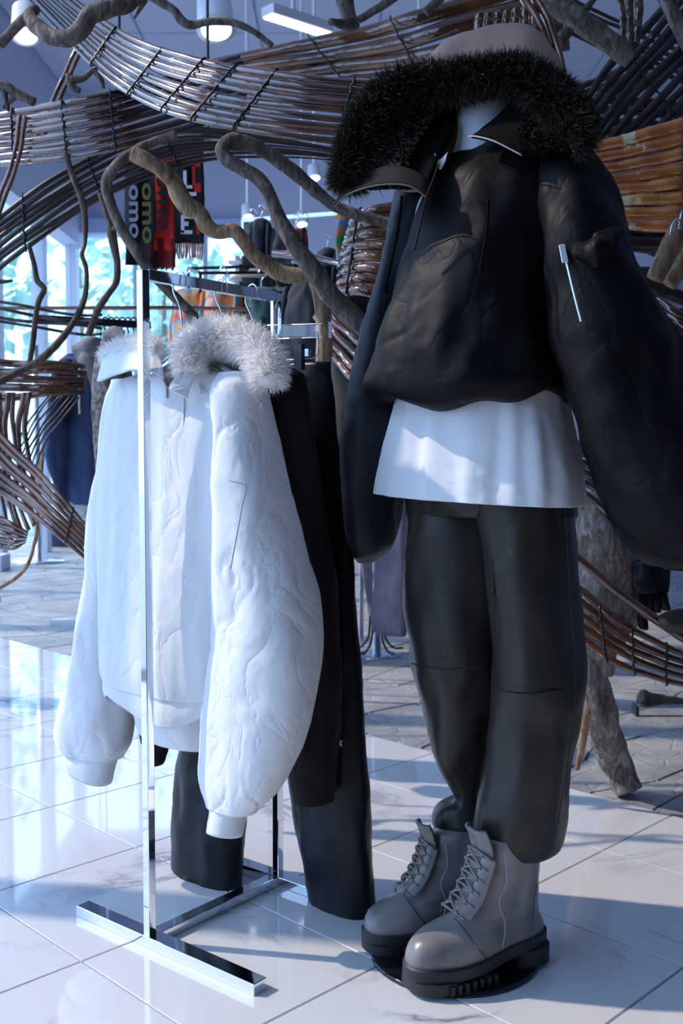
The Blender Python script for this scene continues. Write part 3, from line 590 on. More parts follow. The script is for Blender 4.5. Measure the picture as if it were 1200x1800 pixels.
# front details
def jf(px, py, off=.0): return at(px, py, YJ - .085 - (px - 300) * .0004 - off)
line('zip_tape', [jf(287, 655, .02), jf(291, 668, .02), jf(294, 682, .02), jf(294, 700, .02)], .003, M['grey_lining'], wj)
line('zip_tape', [jf(330, 662, .02), jf(312, 648, .022), jf(300, 660, .02), jf(296, 680, .02)], .003, M['grey_lining'], wj)
for nm, pts in {'placket': [(324, 690), (322, 800), (318, 950), (312, 1090), (306, 1170)], 'pocket_edge': [(330, 940), (345, 975), (362, 1010), (376, 1035)]}.items():
    line(nm, [jf(x, y, .012) for x, y in pts], .0015, M['white_seam'], wj, 40)
line('sleeve_pocket', [at(402, 845, 1.985), at(431, 854, 1.98), at(427, 880, 1.975), at(418, 930, 1.97), at(405, 1000, 1.97)], .0013, M['white_seam'], wj, 40)
# neck opening: grey lining, collar flap, fur
sheet('lining', [[at(282, 625, 2.30), at(300, 618, 2.34), at(330, 615, 2.33), at(352, 625, 2.28)], [at(284, 650, 2.22), at(298, 655, 2.22), at(315, 652, 2.2), at(335, 650, 2.18)], [at(288, 668, 2.12), at(294, 682, 2.11), at(300, 672, 2.11), at(318, 655, 2.11)]], M['grey_lining'], wj, 24, 16, .003)
sheet('collar', [[at(182, 625, 2.32), at(215, 612, 2.24), at(255, 612, 2.17), at(282, 625, 2.14)], [at(178, 645, 2.31), at(210, 632, 2.22), at(255, 632, 2.14), at(286, 648, 2.11)], [at(172, 671, 2.31), at(205, 658, 2.22), at(250, 650, 2.13), at(288, 664, 2.10)]], M['white_cloth'], wj, 30, 14, .005)
sheet('collar', [[at(312, 640, 2.12), at(330, 625, 2.14), at(345, 640, 2.13)], [at(305, 660, 2.09), at(318, 652, 2.1), at(338, 668, 2.09)], [at(297, 686, 2.075), at(306, 690, 2.07), at(328, 700, 2.07)]], M['white_cloth'], wj, 24, 14, .004)
sheet('hood', [[at(345, 615, 2.12), at(400, 590, 2.14), at(455, 615, 2.12), at(478, 660, 2.06)], [at(350, 640, 2.16), at(400, 625, 2.22), at(450, 640, 2.2), at(470, 680, 2.12)], [at(350, 692, 2.09), at(395, 690, 2.12), at(438, 695, 2.10), at(462, 715, 2.05)]], M['white_cloth'], wj, 30, 18, .006, .006)
rnd = random.Random(3)
smp, Pq, Rq = tube_samples([at(335, 655, 2.10), at(330, 622, 2.11), at(352, 600, 2.12), at(388, 592, 2.12), at(425, 600, 2.10), at(455, 620, 2.07), at(472, 645, 2.04), at(470, 672, 2.02)], [.022, .028, .034, .038, .038, .036, .033, .024], 9000, rnd)
m = MB(); m.tube(Pq, [r * .8 for r in Rq], 14); m.build('fur_trim_core', mat('fur_skin', (.93, .92, .91), .9), wj, True)
fur('fur_trim', smp, .026, M['white_fur'], wj, .0012, 5, .9, .35)
smp, Pq, Rq = tube_samples([at(184, 626, 2.33), at(215, 612, 2.26), at(250, 604, 2.19), at(278, 612, 2.15)], [.008, .012, .012, .01], 3500, rnd)
fur('fur_trim', smp, .022, M['white_fur'], wj, .0010, 6, .9, .1)

# black jacket behind it
bj = empty('black_jacket', 'black cloth jacket hanging behind the white one on the chrome rack', 'jacket')
YB = 2.33
cloth('body', [(300, 470, 668, YB, .03), (270, 500, 690, YB, .06), (262, 505, 800, YB, .055), (262, 500, 1000, YB, .055), (265, 480, 1180, YB, .055)], PHR, M['black_cloth'], bj, n=50, seg=60, fold=.008, seed=6)
cloth('sleeve', [(468, 512, 648, YB - .13, .02), (455, 538, 675, YB - .14, .045), (470, 552, 780, YB - .14, .055), (490, 576, 920, YB - .15, .06), (500, 592, 1070, YB - .15, .06), (502, 600, 1200, YB - .15, .06), (506, 598, 1320, YB - .15, .055), (515, 588, 1405, YB - .15, .05)], PHR, M['black_cloth'], bj, n=70, seg=60, fold=.008, crump=.003, seed=7)
cloth('cuff', [(250, 296, 1300, YB + .02, .03), (252, 294, 1325, YB + .02, .03), (256, 286, 1344, YB + .02, .028)], PHR, M['black_cloth'], bj, n=10, seg=30, fold=.003, cap=(True, True), seed=8)
cloth('sleeve', [(262, 320, 700, YB + .1, .03), (245, 318, 850, YB + .1, .04), (240, 310, 1100, YB + .06, .04), (246, 304, 1260, YB + .03, .035), (250, 297, 1305, YB + .02, .03)], PHR, M['black_cloth'], bj, n=40, seg=40, fold=.006, seed=9)

# black leather trousers, clipped
lt = empty('leather_trousers', 'black leather trousers clipped at the far end of the chrome rack', 'trousers')
YT = 2.36
cloth('waist', [(470, 580, 640, YT, .02), (468, 586, 720, YT, .025), (455, 600, 860, YT, .03), (440, 618, 1000, YT, .032)], PHR, M['leather_black'], lt, n=40, seg=60, fold=.006, seed=10)
cloth('leg', [(500, 618, 960, YT - .04, .03), (500, 630, 1100, YT - .05, .04), (502, 643, 1280, YT - .06, .045), (512, 652, 1440, YT - .07, .045), (530, 657, 1540, YT - .075, .045), (540, 658, 1606, YT - .08, .045)], PHR, M['leather_black'], lt, n=70, seg=60, fold=.008, crump=.0015, seed=11, hem=lambda v, t, p: -.012 * math.cos(t) * smooth01(v * 4 - 3))
cloth('leg', [(400, 500, 960, YT + .05, .03), (360, 480, 1100, YT + .06, .04), (325, 450, 1280, YT + .07, .045), (306, 434, 1400, YT + .075, .045), (300, 420, 1545, YT + .08, .045)], PHR, M['leather_black'], lt, n=60, seg=60, fold=.008, crump=.0015, seed=12, hem=lambda v, t, p: -.016 * math.cos(t) * smooth01(v * 4 - 3))
for x, y in ((588, 1084), (589, 1150), (588, 1215), (597, 1306)):  # white chips stand in for light showing through gaps in the trousers
    c = at(x, y, YT - .165); m = MB()
    m.add([c + Vector((-.009, 0, .003)), c + Vector((-.002, -.004, .004)), c + Vector((.006, -.003, .007)), c + Vector((.003, -.004, 0)), c + Vector((.006, -.003, -.008)), c + Vector((-.001, -.004, -.003)), c + Vector((0, .004, 0))], [(0, 1, 2, 3, 4, 5), (0, 6, 1), (1, 6, 2), (2, 6, 3), (3, 6, 4), (4, 6, 5), (5, 6, 0)])
    m.build('light_gap', M['lamp_white'], lt)
# clip hanger and clear sign sleeve at the far post
ch = empty('clip_hanger', 'wire clip hanger gripping the leather trousers', 'hanger', 'hangers on the chrome rack')
c = rail(.80); pts = [c + RA * (.018 * math.cos(a)) + Z(-.012 + .022 * math.sin(a)) for a in [math.radians(x) for x in range(-30, 200, 20)]] + [c - RA * .02 + Z(-.03), c + RA * .004 + Z(-.075), at(452, 632, 2.36)]
m = MB(); m.tube(cr(pts, 40), .0017, 8); m.build('hook', M['silver'], ch, True)
m = MB(); m.tube([at(440, 634, 2.4), at(500, 633, 2.33), at(552, 630, 2.26), at(559, 622, 2.25), at(558, 583, 2.25)], .0016, 8); m.build('wire', M['silver'], ch, True)
m = MB(); m.box(at(526, 628, 2.28), .022, .012, .055, RA, Rf); m.build('clip', M['black_steel'], ch)
m = MB(); m.box(at(541, 620, 2.27), .010, .01, .016, RA, Rf); m.build('clip_spring', M['silver'], ch)
sg = empty('clear_sleeve', 'clear acrylic ticket sleeve beside the far post of the rack', 'sign holder')
m = MB(); m.bar(at(478, 583, 2.36), at(562, 581, 2.26), .004, .025); m.build('sheet', M['clear'], sg)
for y0, y1 in ((572, 569), (596, 593)):
    m = MB(); m.tube([at(470, y0, 2.37), at(566, y1, 2.255)], .001, 6); m.build('edge', M['silver'], sg)
m = MB(); m.box(at(580, 580, 2.6), .008, .003, .04); m.build('ticket', M['lamp_white'], sg)
m = MB(); m.tube([at(487, 530, 2.36), at(487, 600, 2.36)], .009, 12); m.build('tube', M['acrylic'], sg, True)

# ------------------------------------------------------------------ mannequin
PHM = math.radians(38); MS, Mf = frame(PHM); YM = 2.13
mn = empty('mannequin', 'headless white mannequin standing on a round steel plate', 'mannequin'); mc = gnd(798, 1678)
mn.location = (mc.x, mc.y, 0)
def local(o, par):      # keep world place when the parent sits elsewhere
    o.matrix_parent_inverse = Matrix.Translation(par.location).inverted(); return o
m = MB(); m.tube([mc + Z(0), mc + Z(.004), mc + Z(.008), mc + Z(.0095)], [.170, .1705, .1695, .166], 72); local(m.build('base_plate', mat('base_plate', (.05, .055, .07), .08, .9), mn, True), mn)
m = MB(); mtor = []
for z, cx, a, b in ((.95, 858, .13, .095), (1.0, 858, .13, .095), (1.15, 856, .12, .09), (1.35, 855, .155, .11), (1.48, 852, .165, .10), (1.54, 848, .15, .085), (1.565, 845, .11, .08), (1.595, 843, .072, .068), (1.65, 846, .055, .055), (1.69, 847, .054, .054), (1.715, 848, .053, .053)):
    c = Vector((at(cx, 795, YM).x, YM, z)); mtor.append([c + MS * a * math.cos(t) + Mf * b * math.sin(t) for t in [2 * math.pi * j / 40 for j in range(40)]])
mtor = [[Vector(q) for q in r] for r in zip(*[cr([mtor[i][j] for i in range(len(mtor))], 60) for j in range(40)])]
m.rings(mtor); local(m.build('torso', M['mannequin'], mn, True), mn)
m = MB(); cc = Vector((at(850, 795, YM).x, YM, 1.717)); m.tube([cc, cc + Z(.006)], .03, 24); local(m.build('neck_cap', M['chrome'], mn, True), mn)
for (x0, y0, Y0), (x1, y1, Y1) in (((815, 850, 2.2), (838, 1600, 2.2)), ((932, 850, 2.06), (895, 1640, 2.07))):
    m = MB(); a_, b_ = at(x0, y0, Y0), at(x1, y1, Y1); m.tube([a_.lerp(b_, t) for t in (0, .4, .8, 1)], [.06, .045, .032, .03], 20); local(m.build('leg', M['mannequin'], mn, True), mn)

# t-shirt
ts = empty('t_shirt', 'plain white t-shirt hanging below the black bomber', 't-shirt')
cloth('body', [(715, 975, 560, YM, .12), (700, 985, 660, YM, .14), (688, 995, 730, YM, .145), (675, 1008, 800, YM, .15), (664, 1014, 850, YM, .152), (660, 1017, 876, YM, .152)], PHM, M['tee'], ts, crease=.0012, n=70, seg=120, fold=.012, fscale=(15, 15, 2), crump=.0015, seed=21, cap=(True, False),
      hem=lambda v, t, p: -.010 * math.cos(t) * v)
hr = sil_rings([(664, 1014, 851, YM, .152), (662, 1016, 862, YM, .152), (660, 1017, 876, YM, .152)], PHM, 3, 120)
sheet('yoke', [[at(765, 268, 2.035), at(774, 282, 2.03), at(788, 268, 2.03)], [at(767, 285, 2.03), at(774, 298, 2.025), at(784, 284, 2.025)]], M['tee'], ts, 16, 10, .003)

# trousers
tr2 = empty('olive_trousers', 'dark olive leather trousers gathered over the grey boots', 'trousers')
YL, YRt = 2.19, 2.06
cloth('hips', [(725, 985, 800, YM, .12), (718, 1000, 870, YM, .13), (716, 1006, 905, YM, .12)], PHM, M['leather_olive'], tr2, n=30, seg=90, fold=.006, seed=30)
def kneef(sg):
    def fn(v, t, p): return 0
    return fn
cloth('leg', [(711, 915, 840, YL, .12), (712, 912, 900, YL, .125), (714, 905, 960, YL, .125), (718, 900, 1040, YL, .12), (722, 896, 1120, YL, .115), (724, 892, 1172, YL, .11), (742, 888, 1240, YL, .10), (764, 882, 1310, YL, .095), (788, 878, 1370, YL, .08), (797, 876, 1396, YL, .075), (770, 874, 1412, YL, .075), (758, 872, 1440, YL, .075), (770, 866, 1466, YL, .07), (790, 850, 1478, YL, .05)], PHM, M['leather_olive'], tr2,
      n=110, seg=72, fold=.014, fscale=(9, 9, 5), crump=.002, cscale=9, seed=31)
cloth('leg', [(838, 1006, 840, YRt, .12), (846, 1008, 890, YRt, .12), (856, 1013, 960, YRt, .12), (866, 1016, 1040, YRt, .115), (870, 1021, 1130, YRt, .11), (866, 1025, 1205, YRt, .11), (856, 1016, 1290, YRt, .108), (842, 1004, 1380, YRt, .105), (834, 994, 1445, YRt, .10), (840, 984, 1480, YRt, .09), (862, 970, 1496, YRt, .07), (880, 950, 1500, YRt, .05)], PHM, M['leather_olive'], tr2,
      n=110, seg=72, fold=.012, fscale=(8, 8, 4), crump=.002, cscale=9, seed=32)
line('knee_seam', [at(724, 1166, 2.105), at(745, 1172, 2.07), at(790, 1176, 2.05), at(850, 1172, 2.05)], .0016, M['seam'], tr2)
line('knee_seam', [at(866, 1203, 1.985), at(885, 1214, 1.95), at(930, 1219, 1.945), at(980, 1213, 1.965), at(1024, 1206, 2.03)], .0016, M['seam'], tr2)
line('side_seam', [at(993, 892, 1.955), at(998, 980, 1.95), at(1004, 1080, 1.955), at(1012, 1200, 1.975), at(1000, 1320, 1.965), at(980, 1450, 1.965)], .0012, M['seam'], tr2, 50)
line('front_seam', [at(868, 905, 1.98), at(866, 960, 1.985), at(868, 1050, 1.99), at(870, 1130, 1.99)], .0014, M['seam'], tr2, 40)

# bomber jacket
bo = empty('bomber_jacket', 'oversized black bomber jacket with dark fur hood on the mannequin', 'jacket')
def bhem(v, t, p): return (.012 * math.sin(t * 3 + .6) + .008 * math.sin(t * 7)) * smooth01(v * 3 - 2)
cloth('body', [(790, 965, 262, YM, .06), (768, 1000, 285, YM, .10), (752, 1022, 330, YM, .15), (735, 1022, 400, YM, .18), (712, 1018, 490, YM, .20), (684, 1015, 580, YM, .215), (660, 1016, 645, YM, .22), (650, 1018, 684, YM, .215), (664, 1008, 705, YM, .195), (700, 990, 712, YM, .16)], PHM, M['bomber'], bo,
      n=110, seg=140, fold=.016, fscale=(9, 9, 5), crump=.003, crease=.004, cscale=10, seed=41, hem=bhem, cap=(False, False))
cloth('sleeve', [(962, 1036, 258, 2.0, .04), (952, 1062, 300, 1.99, .08), (952, 1085, 360, 1.98, .10), (960, 1110, 430, 1.97, .115), (970, 1150, 520, 1.96, .125), (985, 1192, 620, 1.95, .13), (1008, 1228, 720, 1.95, .135), (1048, 1262, 820, 1.95, .135), (1076, 1284, 910, 1.95, .125), (1102, 1282, 965, 1.95, .10), (1140, 1262, 992, 1.95, .07)], PHM, M['bomber'], bo,
      n=110, seg=90, fold=.016, fscale=(8, 8, 6), crump=.003, crease=.003, cscale=9, seed=42, cap=(True, True))
cloth('cuff', [(1160, 1250, 972, 1.95, .05), (1164, 1246, 985, 1.95, .048), (1168, 1240, 1000, 1.95, .045)], PHM, M['bomber_edge'], bo, n=8, seg=40, crease=0, fold=.002, crump=.0, cap=(False, True))
cloth('sleeve', [(694, 768, 320, 2.27, .05), (684, 765, 370, 2.28, .07), (672, 756, 440, 2.29, .08), (652, 745, 530, 2.30, .09), (630, 736, 620, 2.30, .095), (610, 728, 710, 2.30, .10), (600, 722, 790, 2.30, .10), (602, 716, 870, 2.30, .10), (610, 708, 930, 2.30, .085), (618, 690, 968, 2.30, .06), (630, 660, 988, 2.30, .04)], PHM, mat('bomber_navy', (.012, .014, .026), .55, Sheen_Weight=.1), bo,
      n=90, seg=70, fold=.014, fscale=(9, 9, 3), crump=.003, seed=43, cap=(True, True))
# sleeve pocket with zip
zp = [at(988, 430, 1.872), at(998, 470, 1.860), at(1010, 520, 1.848), at(1023, 570, 1.838)]
line('zip', zp, .0035, M['silver'], bo, 30, 8)
m = MB(); m.bar(at(987, 430, 1.862), at(993, 461, 1.856), .011, .004, (0, -1, .2)); bevel(m.build('zip_pull', M['lamp_white'], bo), .001)
m = MB(); m.bar(at(1021, 565, 1.835), at(1024, 572, 1.834), .010, .004, (0, -1, .2)); m.build('zip_stop', M['silver'], bo)
sheet('pocket_flap', [[at(1018, 418, 1.872), at(1055, 407, 1.858), at(1090, 402, 1.868)], [at(1012, 442, 1.852), at(1050, 436, 1.832), at(1088, 425, 1.85)], [at(1022, 458, 1.858), at(1045, 470, 1.846), at(1075, 446, 1.854)]], M['bomber'], bo, 50, 40, .006, .007, 40)
# collar strips with piping
sheet('collar', [[at(604, 326, 2.10), at(640, 305, 2.06), at(690, 292, 2.02), at(735, 305, 1.99), at(758, 325, 1.98)], [at(596, 342, 2.09), at(640, 322, 2.045), at(690, 308, 2.005), at(735, 322, 1.975), at(755, 338, 1.97)], [at(587, 362, 2.09), at(610, 340, 2.05), at(660, 324, 2.01), at(715, 324, 1.975), at(752, 347, 1.96)]], M['bomber_edge'], bo, 40, 12, .005, .002)
line('collar_piping', [at(588, 364, 2.085), at(611, 342, 2.045), at(661, 326, 2.005), at(716, 326, 1.97), at(752, 349, 1.955)], .0018, M['boot_dark'], bo)
sheet('collar', [[at(895, 185, 2.05), at(935, 200, 1.99), at(1000, 250, 1.93)], [at(862, 215, 2.02), at(900, 235, 1.955), at(965, 272, 1.915)], [at(828, 241, 1.99), at(870, 250, 1.94), at(916, 273, 1.915)]], M['black_lining'], bo, 30, 20, .005, .002)
line('collar_piping', [at(824, 240, 1.985), at(838, 240, 1.965), at(870, 249, 1.932), at(917, 273, 1.908)], .0015, M['stitch'], bo)
line('front_edge', [at(770, 290, 1.975), at(758, 325, 1.955), at(748, 350, 1.95), at(740, 390, 1.955), at(728, 440, 1.965)], .0022, M['bomber_edge'], bo)
# drawcords
for pts in ([(706, 345, 2.0), (700, 400, 2.04), (690, 450, 2.09), (678, 505, 2.13)], [(858, 350, 1.925), (856, 400, 1.915), (850, 440, 1.91), (846, 465, 1.91)]):
    line('drawcord', [P3(p) for p in pts], .0028, M['black_lining'], bo); e = P3(pts[-1]); m = MB(); m.tube([e + Z(.006), e, e - Z(.012)], [.003, .005, .004], 8); m.build('cord_end', M['black_lining'], bo, True)
# hood: rim path, crown, lining
rim = [(612, 332, 2.08), (618, 288, 2.09), (645, 222, 2.10), (695, 168, 2.10), (765, 150, 2.07), (840, 137, 2.03), (912, 131, 1.99), (962, 166, 1.97), (996, 202, 1.95), (1003, 240, 1.93), (985, 262, 1.92)]
crown = [(640, 320, 2.16), (650, 280, 2.2), (690, 205, 2.24), (735, 130, 2.27), (785, 72, 2.28), (845, 50, 2.28), (925, 47, 2.25), (975, 95, 2.2), (1005, 160, 2.12), (1020, 215, 2.05), (1012, 262, 1.98)]
nape = [(700, 330, 2.2), (710, 300, 2.24), (740, 240, 2.28), (775, 180, 2.34), (810, 130, 2.37), (850, 110, 2.38), (915, 110, 2.36), (955, 150, 2.3), (985, 210, 2.22), (1000, 250, 2.14), (1005, 285, 2.05)]
base = [(740, 335, 2.2), (760, 310, 2.24), (785, 285, 2.28), (810, 265, 2.3), (830, 255, 2.31), (855, 250, 2.31), (890, 250, 2.3), (925, 258, 2.26), (960, 268, 2.2), (985, 280, 2.13), (1000, 300, 2.06)]
sheet('hood', [[P3(p) for p in r] for r in (rim, crown, nape, base)], M['bomber_sunlit'], bo, 70, 34, .006, .006, 18)
inner = [(752, 332, 1.99), (760, 300, 2.0), (780, 262, 2.05), (802, 215, 2.10), (800, 185, 2.2), (850, 182, 2.21), (905, 176, 2.2), (908, 186, 2.10), (890, 208, 2.03), (860, 234, 1.985), (890, 262, 1.94)]
mid = [((a[0] + b[0]) / 2, (a[1] + b[1]) / 2 + 2, (a[2] + b[2]) / 2 + .03) for a, b in zip(rim, inner)]
sheet('hood_lining', [[P3(p) for p in r] for r in (rim, mid, inner)], M['black_lining'], bo, 60, 20, .006, .004)
rnd = random.Random(11); rr = [.026, .034, .042, .044, .036, .030, .030, .036, .042, .042, .030]
smp, Pq, Rq = tube_samples([P3(p) for p in rim], rr, 26000, rnd)
m = MB(); m.tube(Pq, [r * .75 for r in Rq], 14); m.build('fur_trim_core', M['black_lining'], bo, True)
fur('fur_trim', smp, .030, M['black_fur'], bo, .0011, 12, 1.0, .15)
# fur lining inside the flap
RL = [cr([P3(p) for p in r], 60) for r in (rim, inner)]; smp = []
for _ in range(9000):
    i = rnd.uniform(0, 58.9); k = int(i); f = rnd.random() * .65; a = RL[0][k].lerp(RL[0][k + 1], i - k); b = RL[1][k].lerp(RL[1][k + 1], i - k)
    nn = (Vector((0, -1, -.2)) + (b - a).normalized() * .5).normalized(); smp.append((a.lerp(b, f) + Vector((0, -.01, 0)), nn))
fur('lining_fur', smp, .022, M['black_fur'], bo, .0011, 13, 1.0, .3)

# ------------------------------------------------------------------ boots
def boot(label, toe_px, heel_px, zb=.0095):
    t = empty('boot', label, 'boot', 'pair of grey boots on the mannequin')
    T = gnd(*toe_px, z=zb); Hh = gnd(*heel_px, z=zb); ax = (T - Hh); ax.z = 0; L = ax.length; ax.normalize(); lat = Vector((-ax.y, ax.x, 0)); C0 = (T + Hh) / 2; C0.z = zb
    k = L / .31
    def pt(x, y, z): return C0 + ax * (x * k) + lat * (y * k) + Z(z * k)
    def outline(x0, x1, wt, wh, n=56, toe_e=2.6):
        """closed loop from heel x0 to toe x1; half widths at ball wt and heel wh"""
        out = []
        for j in range(n):
            a = 2 * math.pi * j / n; c, s = math.cos(a), math.sin(a)
            x = (x0 + x1) / 2 + (x1 - x0) / 2 * math.copysign(abs(c) ** (2 / toe_e), c); u = (x - x0) / (x1 - x0)
            w = wh + (wt - wh) * smooth01(u * 1.6 - .25); w *= 1 - .12 * math.exp(-((u - .42) / .14) ** 2)
            out.append((x, w * math.copysign(abs(s) ** (2 / 2.4), s)))
        return out
    # sole and heel block
    def slab(name, x0, x1, wt, wh, z0, z1, mt):
        m = MB(); o = outline(x0, x1, wt, wh); o2 = [(x * .985, y * .97) for x, y in o]
        m.rings([[pt(x, y, z0) for x, y in o2], [pt(x, y, z0 + .003) for x, y in o], [pt(x, y, z1 - .003) for x, y in o], [pt(x, y, z1) for x, y in o2]]); return m.build(name, mt, t, True)
    def rise(x): return .012 * smooth01((.02 - x) / .1)       # the sole climbs to the heel
    m = MB(); o = outline(-.158, .158, .062, .048)
    m.rings([[pt(x, y, z + rise(x)) for x, y in o] for z in (.020, .022, .030, .040, .043)]); m.build('midsole', M['rubber'], t, True)
    m = MB(); o = outline(-.02, .156, .061, .05); m.rings([[pt(x, y, z) for x, y in o] for z in (.0, .021)]); m.build('outsole', M['rubber'], t)
    m = MB(); o = outline(-.156, -.065, .047, .047); m.rings([[pt(x, y, z) for x, y in o] for z in (0, .032)]); m.build('heel', M['rubber'], t)
    for i in range(9):
        x = .0 + i * .016
        for s_ in (-1, 1):
            m = MB(); m.box(pt(x, s_ * (.057 if i < 7 else .048 - .012 * (i - 7)), .008), .008 * k, .012 * k, .017 * k, ax, lat); m.build('lug', M['rubber'], t)
    # upper from horizontal slices
    sl = [(.040, -.150, .150, .056, .044), (.050, -.152, .153, .058, .046), (.062, -.150, .152, .0585, .046), (.075, -.146, .146, .057, .045), (.087, -.142, .134, .053, .043), (.096, -.139, .116, .048, .042), (.103, -.137, .094, .043, .041), (.111, -.135, .066, .039, .041), (.122, -.134, .040, .038, .041), (.140, -.133, .020, .037, .041), (.165, -.133, .004, .038, .042), (.195, -.134, -.008, .040, .043), (.225, -.136, -.018, .042, .044), (.25, -.137, -.024, .043, .044)]
    rows = cr([(a, b, c) for a, b, c, d, e in sl], 60); rows2 = cr([(d, e, 0) for a, b, c, d, e in sl], 60); rings = []
    for (z, x0, x1), (wt, wh, _) in zip(rows, rows2):
        rg = []
        for x, y in outline(x0, x1, wt, wh, 64, 2.2):
            p = pt(x, y, z + rise(x) * max(0, 1 - (z - .04) / .06)); cre = .0025 * noise.noise(p * 26) + .0016 * noise.ridged_multi_fractal(p * 18, 1, 2, 2, 1, 2) * (1 if .1 < z < .2 else .2)
            d = (p - pt((x0 + x1) / 2, 0, z)); rg.append(p + d.normalized() * cre)
        rings.append(rg)
    m = MB(); m.rings(rings); m.build('upper', M['boot'], t, True)
    # tongue rising above the shaft
    tg = [[pt(x, y, z) for y in (-.030, -.016, 0, .016, .030)] for x, z in ((.045, .125), (.022, .155), (.008, .19), (.0, .225), (.006, .255), (.016, .278))]
    for r in tg: r[0] -= ax * .014 * k; r[-1] -= ax * .014 * k
    sheet('tongue', tg, M['boot'], t, 20, 24, .006, .002)
    # dark throat line, eyelets, laces
    ey = [(.060, .127), (.040, .145), (.026, .165), (.016, .186), (.008, .207), (.001, .228)]
    for i, (x, z) in enumerate(ey):
        for s_ in (-1, 1):
            p = pt(x, s_ * .024, z); m = MB(); m.tube([p, p + ax * .004 * k + Z(.003)], .0035 * k, 10); m.build('eyelet', M['boot_dark'], t)
    for i in range(len(ey)):
        x, z = ey[i]
        line('lace', [pt(x - .004, -.036, z - .002), pt(x + .006, -.02, z + .006), pt(x + .010, 0, z + .010), pt(x + .006, .02, z + .006), pt(x - .004, .036, z - .002)], .0021 * k, M['lace'], t, 16)
        if i < len(ey) - 1:
            x2, z2 = ey[i + 1]
            for s_ in (-1, 1):
                line('lace', [pt(x + .004, s_ * .026, z + .004), pt((x + x2) / 2 + .011, 0, (z + z2) / 2 + .012 + .003 * s_), pt(x2 + .004, -s_ * .026, z2 + .004)], .0021 * k, M['lace'], t, 14)
    for s_ in (-1, 1):
        sheet('facing', [[pt(x + .003, s_ * .020, z + .002) for x, z in ey], [pt(x - .004, s_ * .030, z - .001) for x, z in ey], [pt(x - .016, s_ * .0385, z - .006) for x, z in ey]], M['boot'], t, 20, 8, .004, .0005)
        line('vamp_seam', [pt(.066, s_ * .020, .122), pt(.060, s_ * .037, .110), pt(.045, s_ * .050, .085), pt(.020, s_ * .0565, .052)], .0014, M['boot_dark'], t)
        line('stitching', [pt(-.030, s_ * .043, .235), pt(-.035, s_ * .0435, .18), pt(-.018, s_ * .044, .145), pt(-.030, s_ * .047, .10), pt(-.02, s_ * .053, .06)], .0010, M['stitch'], t)
        line('heel_seam', [pt(-.108, s_ * .040, .16), pt(-.098, s_ * .0445, .12), pt(-.095, s_ * .047, .06)], .0016, M['boot_dark'], t)
    m = MB(); m.box(pt(-.130, 0, .235), .006, .02, .035, ax, lat); bevel(m.build('pull_tab', M['boot'], t), .002)
    return t
boot('nearer grey leather lace-up boot with rounded toe on the steel plate', (716, 1738), (952, 1672))
boot('farther grey leather lace-up boot, partly hidden behind the nearer one', (640, 1668), (848, 1628))

# ------------------------------------------------------------------ scarves hanging under the bamboo arch
M['scarf_black'] = fabric('scarf_black', (.010, .012, .018), (.02, .022, .03), .95, 20, 120, .3)
M['scarf_red'] = fabric('scarf_red', (.55, .015, .012), (.75, .03, .02), .95, 20, 120, .3)
M['scarf_maroon'] = fabric('scarf_maroon', (.12, .006, .008), (.2, .012, .012), .95, 20, 120, .3)
M['knit_grey'] = mat('knit_grey', (.32, .36, .44), .95); M['knit_olive'] = mat('knit_olive', (.17, .17, .05), .95); M['knit_white'] = mat('knit_white', (.75, .78, .82), .95)
M['fringe_pink'] = mat('fringe_pink', (.62, .16, .17), .95); M['fringe_green'] = mat('fringe_green', (.05, .14, .06), .95)
def text_part(s, mt, parent, center, height, rot, name='lettering', squash=1.0):
    cu = bpy.data.curves.new('t', 'FONT'); cu.body = s; cu.size = 1; cu.align_x = 'CENTER'; cu.align_y = 'CENTER'; cu.extrude = .01; cu.offset = .02; cu.resolution_u = 4
    o = bpy.data.objects.new('t', cu); COL.objects.link(o); bpy.context.view_layer.update()
    me = bpy.data.meshes.new_from_object(o.evaluated_get(bpy.context.evaluated_depsgraph_get())); bpy.data.objects.remove(o)
    R = Matrix.Rotation(math.pi / 2, 4, 'X') @ Matrix.Rotation(rot, 4, 'Z') @ Matrix.Diagonal((height, height * squash, height * .15, 1))
    me.transform(Matrix.Translation(center) @ R); me.materials.clear(); me.materials.append(mt)
    return link(bpy.data.objects.new(name, me), parent)
YS = 4.1
def scarf(label, x0, x1, y0, y1, mt, fr=None, fy=None):
    t = empty('scarf', label, 'scarf', 'knitted scarves under the bamboo arch'); Ym = YS
    sheet('knit', [[at(x, y, Ym + .02 * math.sin(x * .15 + y * .02)) for x in (x0, (x0 * 2 + x1) / 3, (x0 + x1 * 2) / 3, x1)] for y in (y0, (y0 + y1) / 2, y1)], mt, t, 12, 20, .012, .002)
    if fr:
        n = 14
        for i in range(n):
            x = x0 + (x1 - x0) * (i + .5) / n; m = MB(); m.tube([at(x, y1 - 1, Ym), at(x + random.uniform(-1, 1), (y1 + fy) / 2, Ym), at(x + random.uniform(-2, 2), fy + random.uniform(-2, 2), Ym)], [.004, .0035, .003], 5); m.build('tassel', fr, t)
    return t
s = scarf('black knitted scarf with grey lettering, leftmost of the hanging scarves', 221, 250, 270, 466, M['scarf_black'])
text_part('omo', M['knit_grey'], s, at(237, 372, YS - .03), .11, -math.pi / 2, squash=.62)
s = scarf('black knitted scarf with olive lettering and a green fringe', 247, 274, 265, 470, M['scarf_black'], M['fringe_green'], 482)
text_part('omo', M['knit_olive'], s, at(260, 375, YS - .03), .125, -math.pi / 2, squash=.55)
s = scarf('bright red knitted scarf with black lettering', 271, 307, 262, 440, M['scarf_red'])
text_part('omo', M['scarf_black'], s, at(289, 355, YS - .03), .12, -math.pi / 2, squash=.75)
